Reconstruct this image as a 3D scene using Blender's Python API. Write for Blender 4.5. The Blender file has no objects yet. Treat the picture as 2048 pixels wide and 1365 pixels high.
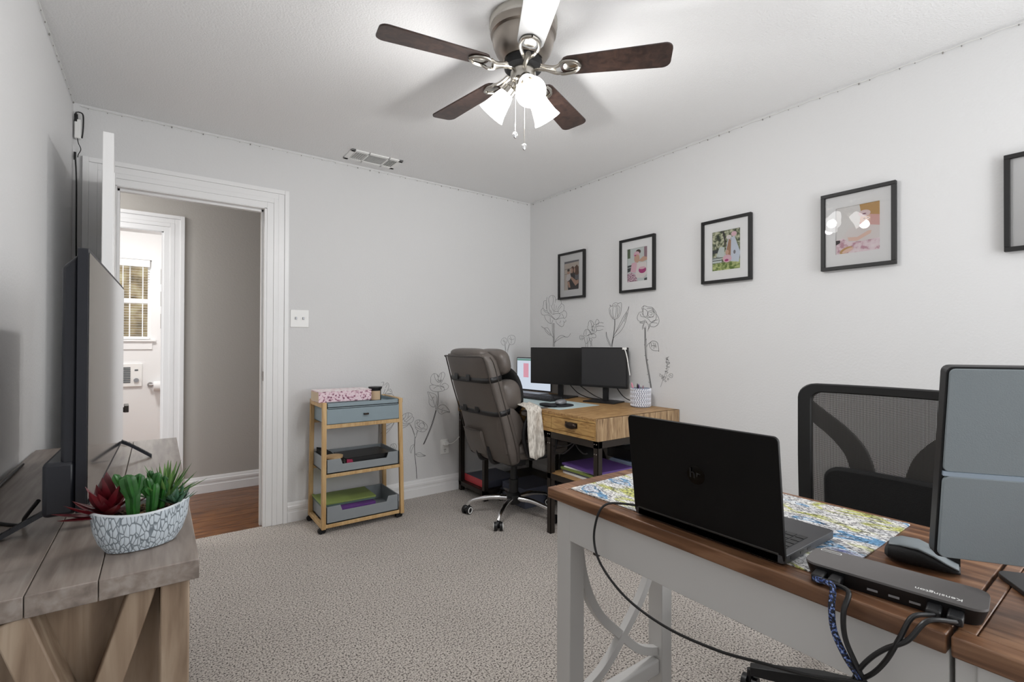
import bpy, bmesh, math, random
from mathutils import Vector, Matrix
R = math.radians
random.seed(7)
scn = bpy.context.scene
COL = scn.collection

# ------------------------------------------------------------------ camera
F_PX, YAW, PITCH, ROLL, CAMZ = 969.93, .62979, .00663, .00358, 1.170
YB, XR, XL, HC, YR = 3.432, 2.701, -0.372, 2.44, -0.95
fw = Vector((math.sin(YAW)*math.cos(PITCH), math.cos(YAW)*math.cos(PITCH), math.sin(PITCH)))
rt0 = Vector((math.cos(YAW), -math.sin(YAW), 0)); up0 = rt0.cross(fw)
rt = math.cos(ROLL)*rt0 + math.sin(ROLL)*up0
up = -math.sin(ROLL)*rt0 + math.cos(ROLL)*up0
CAM = Vector((0, 0, CAMZ))
cd = bpy.data.cameras.new('camera'); cam = bpy.data.objects.new('camera', cd); COL.objects.link(cam)
m3 = Matrix((rt, up, -fw)).transposed()
cam.matrix_world = Matrix.Translation(CAM) @ m3.to_4x4()
cd.sensor_width = 36; cd.lens = F_PX/2048*36; cd.clip_start = .02
scn.camera = cam
def ray(x, y): return fw + rt*((x-1024)/F_PX) - up*((y-682.5)/F_PX)
def on_x(x, y, X): d = ray(x, y); return CAM + d*(X/d.x)      # traced point on a wall x = X
def on_y(x, y, Y): d = ray(x, y); return CAM + d*(Y/d.y)

# ------------------------------------------------------------------ materials
def nmat(name):
    m = bpy.data.materials.new(name); m.use_nodes = True
    nt = m.node_tree; b = nt.nodes['Principled BSDF']; return m, nt, b
def srgb(r, g, b):
    f = lambda c: ((c/255+.055)/1.055)**2.4 if c/255 > .04045 else c/255/12.92
    return (f(r), f(g), f(b), 1)
def mat(name, c, rough=.5, metal=0, bump=0, bscale=60, noise=0, nscale=8, spec=None, coat=0, sheen=0, nstretch=None, emit=None, es=1):
    m, nt, b = nmat(name)
    b.inputs['Base Color'].default_value = c
    b.inputs['Roughness'].default_value = rough; b.inputs['Metallic'].default_value = metal
    if spec is not None: b.inputs['Specular IOR Level'].default_value = spec
    if coat: b.inputs['Coat Weight'].default_value = coat; b.inputs['Coat Roughness'].default_value = .08
    if sheen: b.inputs['Sheen Weight'].default_value = sheen
    if emit: b.inputs['Emission Color'].default_value = emit; b.inputs['Emission Strength'].default_value = es
    if bump or noise:
        tc = nt.nodes.new('ShaderNodeTexCoord'); mp = nt.nodes.new('ShaderNodeMapping')
        nt.links.new(tc.outputs['Object'], mp.inputs['Vector'])
        if nstretch: mp.inputs['Scale'].default_value = nstretch
    if bump:
        n = nt.nodes.new('ShaderNodeTexNoise'); n.inputs['Scale'].default_value = bscale; n.inputs['Detail'].default_value = 4
        nt.links.new(mp.outputs[0], n.inputs['Vector'])
        bp = nt.nodes.new('ShaderNodeBump'); bp.inputs['Strength'].default_value = bump; bp.inputs['Distance'].default_value = .004
        nt.links.new(n.outputs['Fac'], bp.inputs['Height']); nt.links.new(bp.outputs[0], b.inputs['Normal'])
    if noise:
        n = nt.nodes.new('ShaderNodeTexNoise'); n.inputs['Scale'].default_value = nscale; n.inputs['Detail'].default_value = 5
        nt.links.new(mp.outputs[0], n.inputs['Vector'])
        r = nt.nodes.new('ShaderNodeValToRGB'); r.color_ramp.elements[0].position = .3; r.color_ramp.elements[1].position = .7
        r.color_ramp.elements[0].color = tuple(v*(1-noise) for v in c[:3])+(1,); r.color_ramp.elements[1].color = tuple(min(1, v*(1+noise)) for v in c[:3])+(1,)
        nt.links.new(n.outputs['Fac'], r.inputs['Fac']); nt.links.new(r.outputs[0], b.inputs['Base Color'])
    return m
def wood(name, c1, c2, c3=None, stretch=(14, 1.2, 14), scale=5, rough=.45, bump=.15, knots=0, dist=1.2):
    m, nt, b = nmat(name); L = nt.links.new
    tc = nt.nodes.new('ShaderNodeTexCoord'); mp = nt.nodes.new('ShaderNodeMapping'); mp.inputs['Scale'].default_value = stretch
    L(tc.outputs['Object'], mp.inputs['Vector'])
    n = nt.nodes.new('ShaderNodeTexNoise'); n.inputs['Scale'].default_value = scale; n.inputs['Detail'].default_value = 8; n.inputs['Distortion'].default_value = dist
    L(mp.outputs[0], n.inputs['Vector'])
    r = nt.nodes.new('ShaderNodeValToRGB'); e = r.color_ramp.elements
    e[0].position = .32; e[0].color = c1; e[1].position = .68; e[1].color = c2
    if c3: x = e.new(.5); x.color = c3
    L(n.outputs['Fac'], r.inputs['Fac'])
    out = r.outputs[0]
    n2 = nt.nodes.new('ShaderNodeTexNoise'); n2.inputs['Scale'].default_value = 2.2; n2.inputs['Detail'].default_value = 2
    L(tc.outputs['Object'], n2.inputs['Vector'])
    mx = nt.nodes.new('ShaderNodeMix'); mx.data_type = 'RGBA'; mx.blend_type = 'MULTIPLY'; mx.inputs['Factor'].default_value = .35
    L(out, mx.inputs['A']); L(n2.outputs['Fac'], mx.inputs['B']); out = mx.outputs['Result']
    if knots:
        v = nt.nodes.new('ShaderNodeTexVoronoi'); v.inputs['Scale'].default_value = knots
        mp2 = nt.nodes.new('ShaderNodeMapping'); mp2.inputs['Scale'].default_value = (1, 1, 1.6) ; L(tc.outputs['Object'], mp2.inputs['Vector']); L(mp2.outputs[0], v.inputs['Vector'])
        r2 = nt.nodes.new('ShaderNodeValToRGB'); q = r2.color_ramp.elements; q[0].position = .06; q[0].color = (.25, .16, .1, 1); q[1].position = .13; q[1].color = (1, 1, 1, 1)
        L(v.outputs['Distance'], r2.inputs['Fac'])
        m2 = nt.nodes.new('ShaderNodeMix'); m2.data_type = 'RGBA'; m2.blend_type = 'MULTIPLY'; m2.inputs['Factor'].default_value = .8
        L(out, m2.inputs['A']); L(r2.outputs[0], m2.inputs['B']); out = m2.outputs['Result']
    L(out, b.inputs['Base Color']); b.inputs['Roughness'].default_value = rough
    bp = nt.nodes.new('ShaderNodeBump'); bp.inputs['Strength'].default_value = bump; bp.inputs['Distance'].default_value = .002
    L(n.outputs['Fac'], bp.inputs['Height']); L(bp.outputs[0], b.inputs['Normal'])
    return m
def emis(name, c, s):
    m = bpy.data.materials.new(name); m.use_nodes = True; nt = m.node_tree; nt.nodes.clear()
    o = nt.nodes.new('ShaderNodeOutputMaterial'); e = nt.nodes.new('ShaderNodeEmission'); e.inputs[0].default_value = c; e.inputs[1].default_value = s
    nt.links.new(e.outputs[0], o.inputs[0]); return m
def ramp_noise_mat(name, kind, scale, stops, rough=.8, stretch=(1, 1, 1), bump=0, detail=6, dist=0, vec='Object'):
    m, nt, b = nmat(name); L = nt.links.new
    tc = nt.nodes.new('ShaderNodeTexCoord'); mp = nt.nodes.new('ShaderNodeMapping'); mp.inputs['Scale'].default_value = stretch
    L(tc.outputs[vec], mp.inputs['Vector'])
    if kind == 'noise':
        n = nt.nodes.new('ShaderNodeTexNoise'); n.inputs['Detail'].default_value = detail; n.inputs['Distortion'].default_value = dist; o = n.outputs['Fac']
    else:
        n = nt.nodes.new('ShaderNodeTexVoronoi'); o = n.outputs['Distance']
        if kind == 'edge': n.feature = 'DISTANCE_TO_EDGE'
    n.inputs['Scale'].default_value = scale; L(mp.outputs[0], n.inputs['Vector'])
    r = nt.nodes.new('ShaderNodeValToRGB'); e = r.color_ramp.elements
    for i, (p, c) in enumerate(stops):
        if i < 2: e[i].position = p; e[i].color = c
        else: x = e.new(p); x.color = c
    L(o, r.inputs['Fac']); L(r.outputs[0], b.inputs['Base Color']); b.inputs['Roughness'].default_value = rough
    if bump:
        bp = nt.nodes.new('ShaderNodeBump'); bp.inputs['Strength'].default_value = bump; bp.inputs['Distance'].default_value = .003
        L(o, bp.inputs['Height']); L(bp.outputs[0], b.inputs['Normal'])
    return m

M = {}
M['wall'] = mat('wall_paint', srgb(221, 221, 221), .85, bump=.25, bscale=90)
M['ceil'] = mat('ceiling_paint', srgb(238, 238, 238), .9, bump=.6, bscale=130)
M['hallwall'] = mat('hall_paint', srgb(182, 178, 172), .85, bump=.3, bscale=80)
M['bathwall'] = mat('bath_paint', srgb(236, 236, 236), .7)
M['trim'] = mat('trim_paint', srgb(238, 238, 238), .35)
M['doorp'] = mat('door_paint', srgb(240, 240, 240), .3)
M['white'] = mat('white_plastic', srgb(240, 240, 238), .35)
M['black'] = mat('black_plastic', srgb(22, 22, 24), .42)
M['blackm'] = mat('black_matte', srgb(16, 16, 17), .75, bump=.2, bscale=300)
M['navy'] = mat('tv_housing', srgb(26, 28, 36), .38)
M['gloss'] = mat('glossy_screen', srgb(10, 10, 11), .12, spec=.5)
M['tvscreen'] = mat('tv_screen', srgb(8, 8, 9), .06, spec=.9, coat=1)
M['matte_screen'] = mat('matte_screen', srgb(30, 29, 29), .35)
M['matte_screen2'] = mat('matte_screen_grey', srgb(52, 52, 54), .4)
M['chrome'] = mat('chrome', (.85, .85, .86, 1), .12, 1)
M['nickel'] = mat('brushed_nickel', srgb(158, 150, 142), .3, 1, bump=.08, bscale=200, nstretch=(1, 1, 40))
M['nickel_l'] = mat('pale_nickel', srgb(190, 186, 178), .22, 1)
M['brass'] = mat('brass', srgb(190, 160, 100), .3, 1)
M['steel'] = mat('dark_steel', srgb(66, 60, 56), .4, .7)
M['blade'] = wood('walnut_blade', srgb(38, 27, 25), srgb(70, 52, 45), stretch=(3, 3, 3), scale=9, rough=.38, bump=.03)
M['blade_bright'] = mat('brightened_blade', srgb(122, 122, 122), .5)  # bright look of the near blade put into its colour
M['console_top'] = wood('weathered_grey_wood', srgb(126, 114, 106), srgb(166, 156, 148), srgb(148, 136, 127), stretch=(9, .8, 9), scale=6, rough=.38, knots=1.3, dist=.3)
M['console_wood'] = wood('weathered_tan_wood', srgb(128, 106, 86), srgb(188, 168, 146), srgb(164, 142, 120), stretch=(7, 7, .8), scale=4, rough=.55, knots=2.0, dist=.5)
M['desk_brown'] = wood('dark_brown_top', srgb(88, 56, 36), srgb(158, 118, 88), srgb(124, 86, 60), stretch=(12, 1.0, 12), scale=4, rough=.36, dist=.6, knots=0)
M['desk_white'] = mat('desk_white_paint', srgb(205, 204, 202), .45)
M['rustic'] = wood('rustic_mango', srgb(150, 110, 66), srgb(206, 168, 116), srgb(182, 142, 92), stretch=(1.6, 11, 11), scale=5, rough=.5)
M['rustic_v'] = wood('rustic_endgrain', srgb(112, 84, 60), srgb(206, 178, 140), srgb(178, 146, 108), stretch=(26, 5, 1.6), scale=4, rough=.6)
M['rustic_f'] = wood('rustic_front', srgb(160, 118, 66), srgb(216, 176, 112), srgb(198, 156, 96), stretch=(6, 2.5, 14), scale=5, rough=.5)
M['bamboo'] = wood('pale_bamboo', srgb(206, 164, 108), srgb(232, 198, 146), stretch=(10, 10, 1), scale=5, rough=.4, bump=.03)
M['cartblue'] = mat('cart_blue_grey', srgb(138, 154, 162), .5)
M['cartgrey'] = mat('cart_grey', srgb(142, 148, 152), .5)
M['floorwood'] = wood('hall_floor_boards', srgb(92, 54, 26), srgb(158, 106, 60), srgb(126, 78, 42), stretch=(1.6, 9, 9), scale=5, rough=.28)
M['leather'] = mat('grey_leather', srgb(94, 87, 82), .42, bump=.25, bscale=160, noise=.08, nscale=5)
M['leather_d'] = mat('leather_piping', srgb(60, 54, 50), .45)
M['seam'] = mat('seam_dark', srgb(24, 22, 22), .6)
M['tweed'] = ramp_noise_mat('cream_tweed', 'noise', 22, [(.35, srgb(168, 160, 150)), (.6, srgb(226, 221, 212))], .9, (6, 6, 1.2), .4)
M['print_pink'] = ramp_noise_mat('pink_floral', 'noise', 75, [(.38, srgb(120, 70, 92)), (.44, srgb(205, 160, 178)), (.52, srgb(235, 214, 222))], .5)
M['print_pink_top'] = ramp_noise_mat('pale_pink_floral', 'noise', 45, [(.38, srgb(210, 175, 185)), (.5, srgb(238, 230, 230))], .5)
M['pages'] = mat('kraft_side', srgb(206, 186, 160), .7)
M['green'] = mat('green_folder', srgb(128, 146, 78), .5)
M['teal'] = mat('teal_folder', srgb(84, 104, 98), .5)
M['purple'] = mat('purple_cover', srgb(92, 48, 122), .45)
M['purple2'] = mat('purple_folder', srgb(98, 72, 140), .4)
M['red'] = mat('red_binder', srgb(228, 84, 92), .45)
M['paper'] = mat('paper', srgb(232, 232, 232), .7)
M['bluepaper'] = mat('blue_label', srgb(170, 190, 222), .6)
M['slate'] = mat('slate_binder', srgb(92, 96, 112), .5)
M['aqua'] = mat('pale_blue_mat', srgb(190, 208, 210), .6)
M['silver'] = mat('silver_plastic', srgb(150, 152, 156), .35, .4)
M['greyplastic'] = mat('grey_plastic', srgb(92, 98, 102), .42)
M['dockgrey'] = mat('dock_top_grey', srgb(96, 93, 92), .5)
M['monback'] = mat('monitor_back', srgb(146, 156, 161), .42, bump=.1, bscale=500)
M['monback2'] = mat('monitor_back_seam', srgb(168, 184, 200), .35)
M['cable'] = mat('black_cable', srgb(24, 24, 25), .32)
M['wirewhite'] = mat('clear_wire', srgb(226, 226, 224), .4)
M['dots'] = mat('tiny_bulb', srgb(140, 138, 134), .4)
M['ink'] = mat('decal_ink', srgb(58, 58, 60), .8)
M['gravel'] = ramp_noise_mat('gravel', 'voro', 160, [(.1, srgb(200, 178, 140)), (.5, srgb(120, 90, 66)), (.8, srgb(60, 44, 34))], .8, bump=.8)
M['bowl'] = ramp_noise_mat('carved_bowl', 'edge', 62, [(0, srgb(112, 122, 130)), (.05, srgb(140, 150, 158)), (.11, srgb(208, 218, 226))], .45, (2.5, 2.5, .8), .5)
M['bowlrim'] = mat('bowl_rim', srgb(214, 220, 224), .45)
M['redleaf'] = ramp_noise_mat('red_leaf', 'noise', 20, [(.3, srgb(66, 10, 18)), (.7, srgb(112, 24, 34))], .35)
M['redtip'] = mat('red_leaf_edge', srgb(168, 110, 108), .45)
M['cactus'] = ramp_noise_mat('cactus_green', 'noise', 30, [(.3, srgb(16, 62, 20)), (.7, srgb(50, 108, 42))], .4)
M['aloe'] = ramp_noise_mat('aloe_green', 'noise', 14, [(.3, srgb(52, 98, 50)), (.7, srgb(124, 158, 84))], .45)
M['aloe_b'] = mat('blue_green_leaf', srgb(74, 112, 88), .45)
M['mousepad'] = mat('mouse_pad_black', srgb(24, 28, 34), .7)
M['cupw'] = mat('cup_white', srgb(226, 228, 236), .45)
M['pink'] = mat('pink_plastic', srgb(214, 140, 160), .4)
M['frame'] = mat('frame_black', srgb(14, 13, 13), .5)
M['matboard'] = mat('mat_board', srgb(238, 238, 238), .8)
M['label'] = mat('candle_label', srgb(206, 180, 148), .6)
M['woodlid'] = wood('disc_wood', srgb(190, 152, 108), srgb(220, 188, 144), stretch=(3, 10, 3), scale=5)
M['bronze'] = mat('bronze_pull', srgb(62, 52, 46), .3, .8)
M['rivet'] = mat('rivet_steel', srgb(215, 215, 215), .25, 1)
M['shade'] = emis('lit_glass_shade', (1, .992, .98, 1), 8)
M['windowfill'] = emis('fill_light_pane', (.95, .975, 1, 1), 1.6)  # glow of the added rear window, serves as fill
M['laptoplit'] = emis('laptop_display', srgb(214, 224, 238), .8)
M['laptoppink'] = emis('laptop_display_pink', srgb(222, 160, 176), .8)
M['laptopgreen'] = emis('laptop_display_bar', srgb(120, 160, 150), .7)
M['logo_dark'] = mat('logo_gloss', srgb(3, 3, 3), .08)
M['logo_grey'] = mat('logo_grey', srgb(34, 34, 36), .3)
M['mesh_dark'] = mat('chair_frame', srgb(22, 22, 22), .5)
M['lumbar'] = mat('lumbar_pad', srgb(14, 14, 14), .85, bump=.3, bscale=300)
M['bluecable'] = ramp_noise_mat('braided_blue_cable', 'noise', 260, [(.5, srgb(20, 22, 30)), (.56, srgb(60, 90, 170)), (.66, srgb(170, 190, 220))], .5)
M['foliage'] = ramp_noise_mat('outdoor_fence', 'noise', 7, [(.3, srgb(90, 78, 58)), (.5, srgb(150, 132, 98)), (.7, srgb(186, 176, 140))], .9)
M['lidedge'] = mat('laptop_edge', srgb(64, 62, 60), .3, .6)
M['keydeck'] = mat('laptop_deck', srgb(64, 64, 66), .42, .3)
M['brownpanel'] = wood('dark_low_panel', srgb(36, 24, 20), srgb(60, 42, 34))
def carpet():
    m, nt, b = nmat('speckled_carpet'); L = nt.links.new
    tc = nt.nodes.new('ShaderNodeTexCoord')
    n = nt.nodes.new('ShaderNodeTexNoise'); n.inputs['Scale'].default_value = 150; n.inputs['Detail'].default_value = 4; n.inputs['Roughness'].default_value = .6
    L(tc.outputs['Object'], n.inputs['Vector'])
    r = nt.nodes.new('ShaderNodeValToRGB'); e = r.color_ramp.elements
    e[0].position = .385; e[0].color = srgb(52, 44, 38); e[1].position = .52; e[1].color = srgb(208, 200, 192)
    x = e.new(.445); x.color = srgb(158, 149, 141); x = e.new(.72); x.color = srgb(228, 221, 214)
    L(n.outputs['Fac'], r.inputs['Fac'])
    n2 = nt.nodes.new('ShaderNodeTexNoise'); n2.inputs['Scale'].default_value = 3; n2.inputs['Detail'].default_value = 3
    L(tc.outputs['Object'], n2.inputs['Vector'])
    mr = nt.nodes.new('ShaderNodeMapRange'); mr.inputs['To Min'].default_value = .86; mr.inputs['To Max'].default_value = 1.06; L(n2.outputs['Fac'], mr.inputs[0])
    mx = nt.nodes.new('ShaderNodeMix'); mx.data_type = 'RGBA'; mx.blend_type = 'MULTIPLY'; mx.inputs['Factor'].default_value = 1
    L(r.outputs[0], mx.inputs['A']); L(mr.outputs[0], mx.inputs['B']); L(mx.outputs['Result'], b.inputs['Base Color'])
    b.inputs['Roughness'].default_value = .95; b.inputs['Sheen Weight'].default_value = .2
    bp = nt.nodes.new('ShaderNodeBump'); bp.inputs['Strength'].default_value = .9; bp.inputs['Distance'].default_value = .006
    L(n.outputs['Fac'], bp.inputs['Height']); L(bp.outputs[0], b.inputs['Normal']); return m
M['carpet'] = carpet()
def deskmat_mat():
    m, nt, b = nmat('marbled_desk_mat'); L = nt.links.new
    tc = nt.nodes.new('ShaderNodeTexCoord'); mp = nt.nodes.new('ShaderNodeMapping'); mp.inputs['Scale'].default_value = (2.2, 1.0, 1); mp.inputs['Rotation'].default_value = (0, 0, .25)
    L(tc.outputs['Object'], mp.inputs['Vector'])
    n = nt.nodes.new('ShaderNodeTexNoise'); n.inputs['Scale'].default_value = 6; n.inputs['Detail'].default_value = 2.5; n.inputs['Distortion'].default_value = .5
    L(mp.outputs[0], n.inputs['Vector'])
    r = nt.nodes.new('ShaderNodeValToRGB'); e = r.color_ramp.elements
    e[0].position = .28; e[0].color = srgb(88, 96, 150); e[1].position = .76; e[1].color = srgb(190, 160, 190)
    for p, c in ((.34, (206, 212, 222)), (.36, (232, 232, 232)), (.378, (92, 146, 186)), (.402, (104, 152, 190)), (.42, (226, 228, 228)), (.49, (196, 196, 196)), (.52, (232, 230, 226)), (.56, (224, 224, 218)), (.605, (192, 194, 104)), (.63, (200, 202, 118)), (.645, (220, 220, 214)), (.70, (232, 226, 222))):
        x = e.new(p); x.color = srgb(*c)
    L(n.outputs['Fac'], r.inputs['Fac'])
    n2 = nt.nodes.new('ShaderNodeTexNoise'); n2.inputs['Scale'].default_value = 85; n2.inputs['Detail'].default_value = 6; n2.inputs['Distortion'].default_value = 2
    mp2 = nt.nodes.new('ShaderNodeMapping'); mp2.inputs['Scale'].default_value = (1.8, .8, 1); L(tc.outputs['Object'], mp2.inputs['Vector']); L(mp2.outputs[0], n2.inputs['Vector'])
    r2 = nt.nodes.new('ShaderNodeValToRGB'); q = r2.color_ramp.elements; q[0].position = .44; q[0].color = (.05, .05, .07, 1); q[1].position = .52; q[1].color = (1, 1, 1, 1)
    L(n2.outputs['Fac'], r2.inputs['Fac'])
    mx = nt.nodes.new('ShaderNodeMix'); mx.data_type = 'RGBA'; mx.blend_type = 'MULTIPLY'; mx.inputs['Factor'].default_value = .85
    L(r.outputs[0], mx.inputs['A']); L(r2.outputs[0], mx.inputs['B']); L(mx.outputs['Result'], b.inputs['Base Color']); b.inputs['Roughness'].default_value = .5
    return m
M['deskmat'] = deskmat_mat()
def glass_pane():
    m = bpy.data.materials.new('picture_glass'); m.use_nodes = True; nt = m.node_tree; nt.nodes.clear(); L = nt.links.new
    o = nt.nodes.new('ShaderNodeOutputMaterial'); t = nt.nodes.new('ShaderNodeBsdfTransparent'); g = nt.nodes.new('ShaderNodeBsdfGlossy'); g.inputs['Roughness'].default_value = .0
    f = nt.nodes.new('ShaderNodeFresnel'); f.inputs[0].default_value = 1.5; x = nt.nodes.new('ShaderNodeMixShader')
    L(f.outputs[0], x.inputs[0]); L(t.outputs[0], x.inputs[1]); L(g.outputs[0], x.inputs[2]); L(x.outputs[0], o.inputs[0]); return m
M['glass'] = glass_pane()
def chair_mesh():
    m = bpy.data.materials.new('chair_mesh_fabric'); m.use_nodes = True; nt = m.node_tree; nt.nodes.clear(); L = nt.links.new
    o = nt.nodes.new('ShaderNodeOutputMaterial'); t = nt.nodes.new('ShaderNodeBsdfTransparent'); p = nt.nodes.new('ShaderNodeBsdfPrincipled')
    p.inputs['Base Color'].default_value = srgb(58, 56, 54); p.inputs['Roughness'].default_value = .6
    tc = nt.nodes.new('ShaderNodeTexCoord'); sx = nt.nodes.new('ShaderNodeSeparateXYZ'); L(tc.outputs['Object'], sx.inputs[0])
    outs = []
    for ax, sc in (('Y', 2*math.pi/.0034), ('Z', 2*math.pi/.0034)):
        mu = nt.nodes.new('ShaderNodeMath'); mu.operation = 'MULTIPLY'; mu.inputs[1].default_value = sc; L(sx.outputs[ax], mu.inputs[0])
        s = nt.nodes.new('ShaderNodeMath'); s.operation = 'SINE'; L(mu.outputs[0], s.inputs[0])
        g = nt.nodes.new('ShaderNodeMath'); g.operation = 'GREATER_THAN'; g.inputs[1].default_value = -.25 if ax == 'Y' else -.2; L(s.outputs[0], g.inputs[0]); outs.append(g)
    mn = nt.nodes.new('ShaderNodeMath'); mn.operation = 'MAXIMUM'; L(outs[0].outputs[0], mn.inputs[0]); L(outs[1].outputs[0], mn.inputs[1])
    x = nt.nodes.new('ShaderNodeMixShader'); L(mn.outputs[0], x.inputs[0]); L(t.outputs[0], x.inputs[1]); L(p.outputs[0], x.inputs[2]); L(x.outputs[0], o.inputs[0]); return m
M['chairmesh'] = chair_mesh()

# ------------------------------------------------------------------ mesh helpers
def BM(): return bmesh.new()
def face(bm, pts, mi=0):
    f = bm.faces.new([bm.verts.new(p) for p in pts]); f.material_index = mi; return f
def box(bm, x0, x1, y0, y1, z0, z1, mi=0, mx=None):
    c = [(x0, y0, z0), (x1, y0, z0), (x1, y1, z0), (x0, y1, z0), (x0, y0, z1), (x1, y0, z1), (x1, y1, z1), (x0, y1, z1)]
    if mx is not None: c = [mx @ Vector(p) for p in c]
    v = [bm.verts.new(p) for p in c]
    for idx in ((0, 3, 2, 1), (4, 5, 6, 7), (0, 1, 5, 4), (1, 2, 6, 5), (2, 3, 7, 6), (3, 0, 4, 7)):
        f = bm.faces.new([v[i] for i in idx]); f.material_index = mi
def hexa(bm, c, mi=0):      # 8 free corners, same order as box
    v = [bm.verts.new(p) for p in c]
    for idx in ((0, 3, 2, 1), (4, 5, 6, 7), (0, 1, 5, 4), (1, 2, 6, 5), (2, 3, 7, 6), (3, 0, 4, 7)):
        f = bm.faces.new([v[i] for i in idx]); f.material_index = mi
def cyl(bm, p0, p1, r0, r1=None, seg=20, mi=0, caps=True):
    r1 = r0 if r1 is None else r1; p0 = Vector(p0); p1 = Vector(p1); d = (p1-p0).normalized()
    a = d.orthogonal().normalized(); b = d.cross(a)
    A = [bm.verts.new(p0+(a*math.cos(t)+b*math.sin(t))*r0) for t in [2*math.pi*i/seg for i in range(seg)]]
    B = [bm.verts.new(p1+(a*math.cos(t)+b*math.sin(t))*r1) for t in [2*math.pi*i/seg for i in range(seg)]]
    for i in range(seg):
        f = bm.faces.new((A[i], A[(i+1) % seg], B[(i+1) % seg], B[i])); f.material_index = mi
    if caps:
        f = bm.faces.new(A[::-1]); f.material_index = mi; f = bm.faces.new(B); f.material_index = mi
def smoothpts(pts, n=6, closed=False):
    P = [Vector(p) for p in pts]; out = []; N = len(P)
    rng = range(N) if closed else range(N-1)
    for i in rng:
        p1 = P[i]; p2 = P[(i+1) % N]
        p0 = P[(i-1) % N] if (closed or i > 0) else p1; p3 = P[(i+2) % N] if (closed or i+2 < N) else p2
        for k in range(n):
            t = k/n; out.append(.5*((2*p1)+(p2-p0)*t+(2*p0-5*p1+4*p2-p3)*t*t+(3*p1-p0-3*p2+p3)*t**3))
    if not closed: out.append(P[-1])
    return out
def tube(bm, pts, r, seg=8, closed=False, mi=0, rf=None):
    P = [Vector(p) for p in pts]; N = len(P); rings = []; prev = None
    for i in range(N):
        if closed: d = P[(i+1) % N]-P[(i-1) % N]
        else: d = P[min(i+1, N-1)]-P[max(i-1, 0)]
        if d.length < 1e-9: d = Vector((0, 0, 1))
        d.normalize()
        a = d.orthogonal().normalized() if prev is None else (prev-d*prev.dot(d))
        if a.length < 1e-6: a = d.orthogonal()
        a.normalize(); prev = a; b = d.cross(a)
        rr = rf(i/(N-1)) if rf else r
        rings.append([bm.verts.new(P[i]+(a*math.cos(t)+b*math.sin(t))*rr) for t in [2*math.pi*k/seg for k in range(seg)]])
    for i in range(N if closed else N-1):
        A, B = rings[i], rings[(i+1) % N]
        for k in range(seg):
            f = bm.faces.new((A[k], A[(k+1) % seg], B[(k+1) % seg], B[k])); f.material_index = mi
    if not closed:
        f = bm.faces.new(rings[0][::-1]); f.material_index = mi; f = bm.faces.new(rings[-1]); f.material_index = mi
def loft(bm, rings, caps=True, mi=0, closed_u=True):
    V = [[bm.verts.new(p) for p in r] for r in rings]; n = len(V[0])
    for A, B in zip(V[:-1], V[1:]):
        for k in range(n if closed_u else n-1):
            f = bm.faces.new((A[k], A[(k+1) % n], B[(k+1) % n], B[k])); f.material_index = mi
    if caps:
        f = bm.faces.new(V[0][::-1]); f.material_index = mi; f = bm.faces.new(V[-1]); f.material_index = mi
def lathe(bm, prof, seg=32, mx=None, mi=0, caps=False):
    rings = []
    for r, z in prof:
        ring = [Vector((r*math.cos(2*math.pi*i/seg), r*math.sin(2*math.pi*i/seg), z)) for i in range(seg)]
        rings.append([mx @ p for p in ring] if mx is not None else ring)
    loft(bm, rings, caps, mi)
def sell(bm, c, rx, ry, rz, e=2.6, mx=None, nu=28, nv=16, mi=0):     # soft cushion shape
    f = lambda v: math.copysign(abs(v)**(2/e), v); rings = []
    for j in range(1, nv):
        ph = -math.pi/2+math.pi*j/nv; ring = []
        for i in range(nu):
            th = 2*math.pi*i/nu
            p = Vector((rx*f(math.cos(ph))*f(math.cos(th)), ry*f(math.cos(ph))*f(math.sin(th)), rz*f(math.sin(ph))))
            if mx is not None: p = mx @ p
            ring.append(p+Vector(c))
        rings.append(ring)
    loft(bm, rings, True, mi)
def prism(bm, poly, ax, a, b, mi=0):     # poly 2-D; ax the extrusion axis
    def P(u, v, w): return {'x': (w, u, v), 'y': (u, w, v), 'z': (u, v, w)}[ax]
    A = [bm.verts.new(P(u, v, a)) for u, v in poly]; B = [bm.verts.new(P(u, v, b)) for u, v in poly]; n = len(poly)
    for i in range(n):
        f = bm.faces.new((A[i], A[(i+1) % n], B[(i+1) % n], B[i])); f.material_index = mi
    f = bm.faces.new(A[::-1]); f.material_index = mi; f = bm.faces.new(B); f.material_index = mi
def rrect(x0, x1, y0, y1, r, n=6):
    out = []
    for cx, cy, a0 in ((x1-r, y1-r, 0), (x0+r, y1-r, 90), (x0+r, y0+r, 180), (x1-r, y0+r, 270)):
        for k in range(n+1): a = R(a0+90*k/n); out.append((cx+r*math.cos(a), cy+r*math.sin(a)))
    return out
def obj(name, bm, mats, parent=None, bevel=0, smooth=True, ang=35, subsurf=0):
    bmesh.ops.recalc_face_normals(bm, faces=bm.faces[:])
    me = bpy.data.meshes.new(name); bm.to_mesh(me); bm.free()
    for m in (mats if isinstance(mats, (list, tuple)) else [mats]): me.materials.append(M[m] if isinstance(m, str) else m)
    if smooth:
        me.shade_smooth(); me.set_sharp_from_angle(angle=R(ang))
    o = bpy.data.objects.new(name, me); COL.objects.link(o)
    if parent is not None: o.parent = parent
    if subsurf:
        s = o.modifiers.new('sub', 'SUBSURF'); s.levels = subsurf; s.render_levels = subsurf
    if bevel:
        b = o.modifiers.new('bev', 'BEVEL'); b.width = bevel; b.segments = 2; b.limit_method = 'ANGLE'; b.angle_limit = R(40); b.harden_normals = False
    return o
def tag(o, label, cat, group=None, kind=None):
    if label: o['label'] = label
    if cat: o['category'] = cat
    if group: o['group'] = group
    if kind: o['kind'] = kind
    return o
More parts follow.
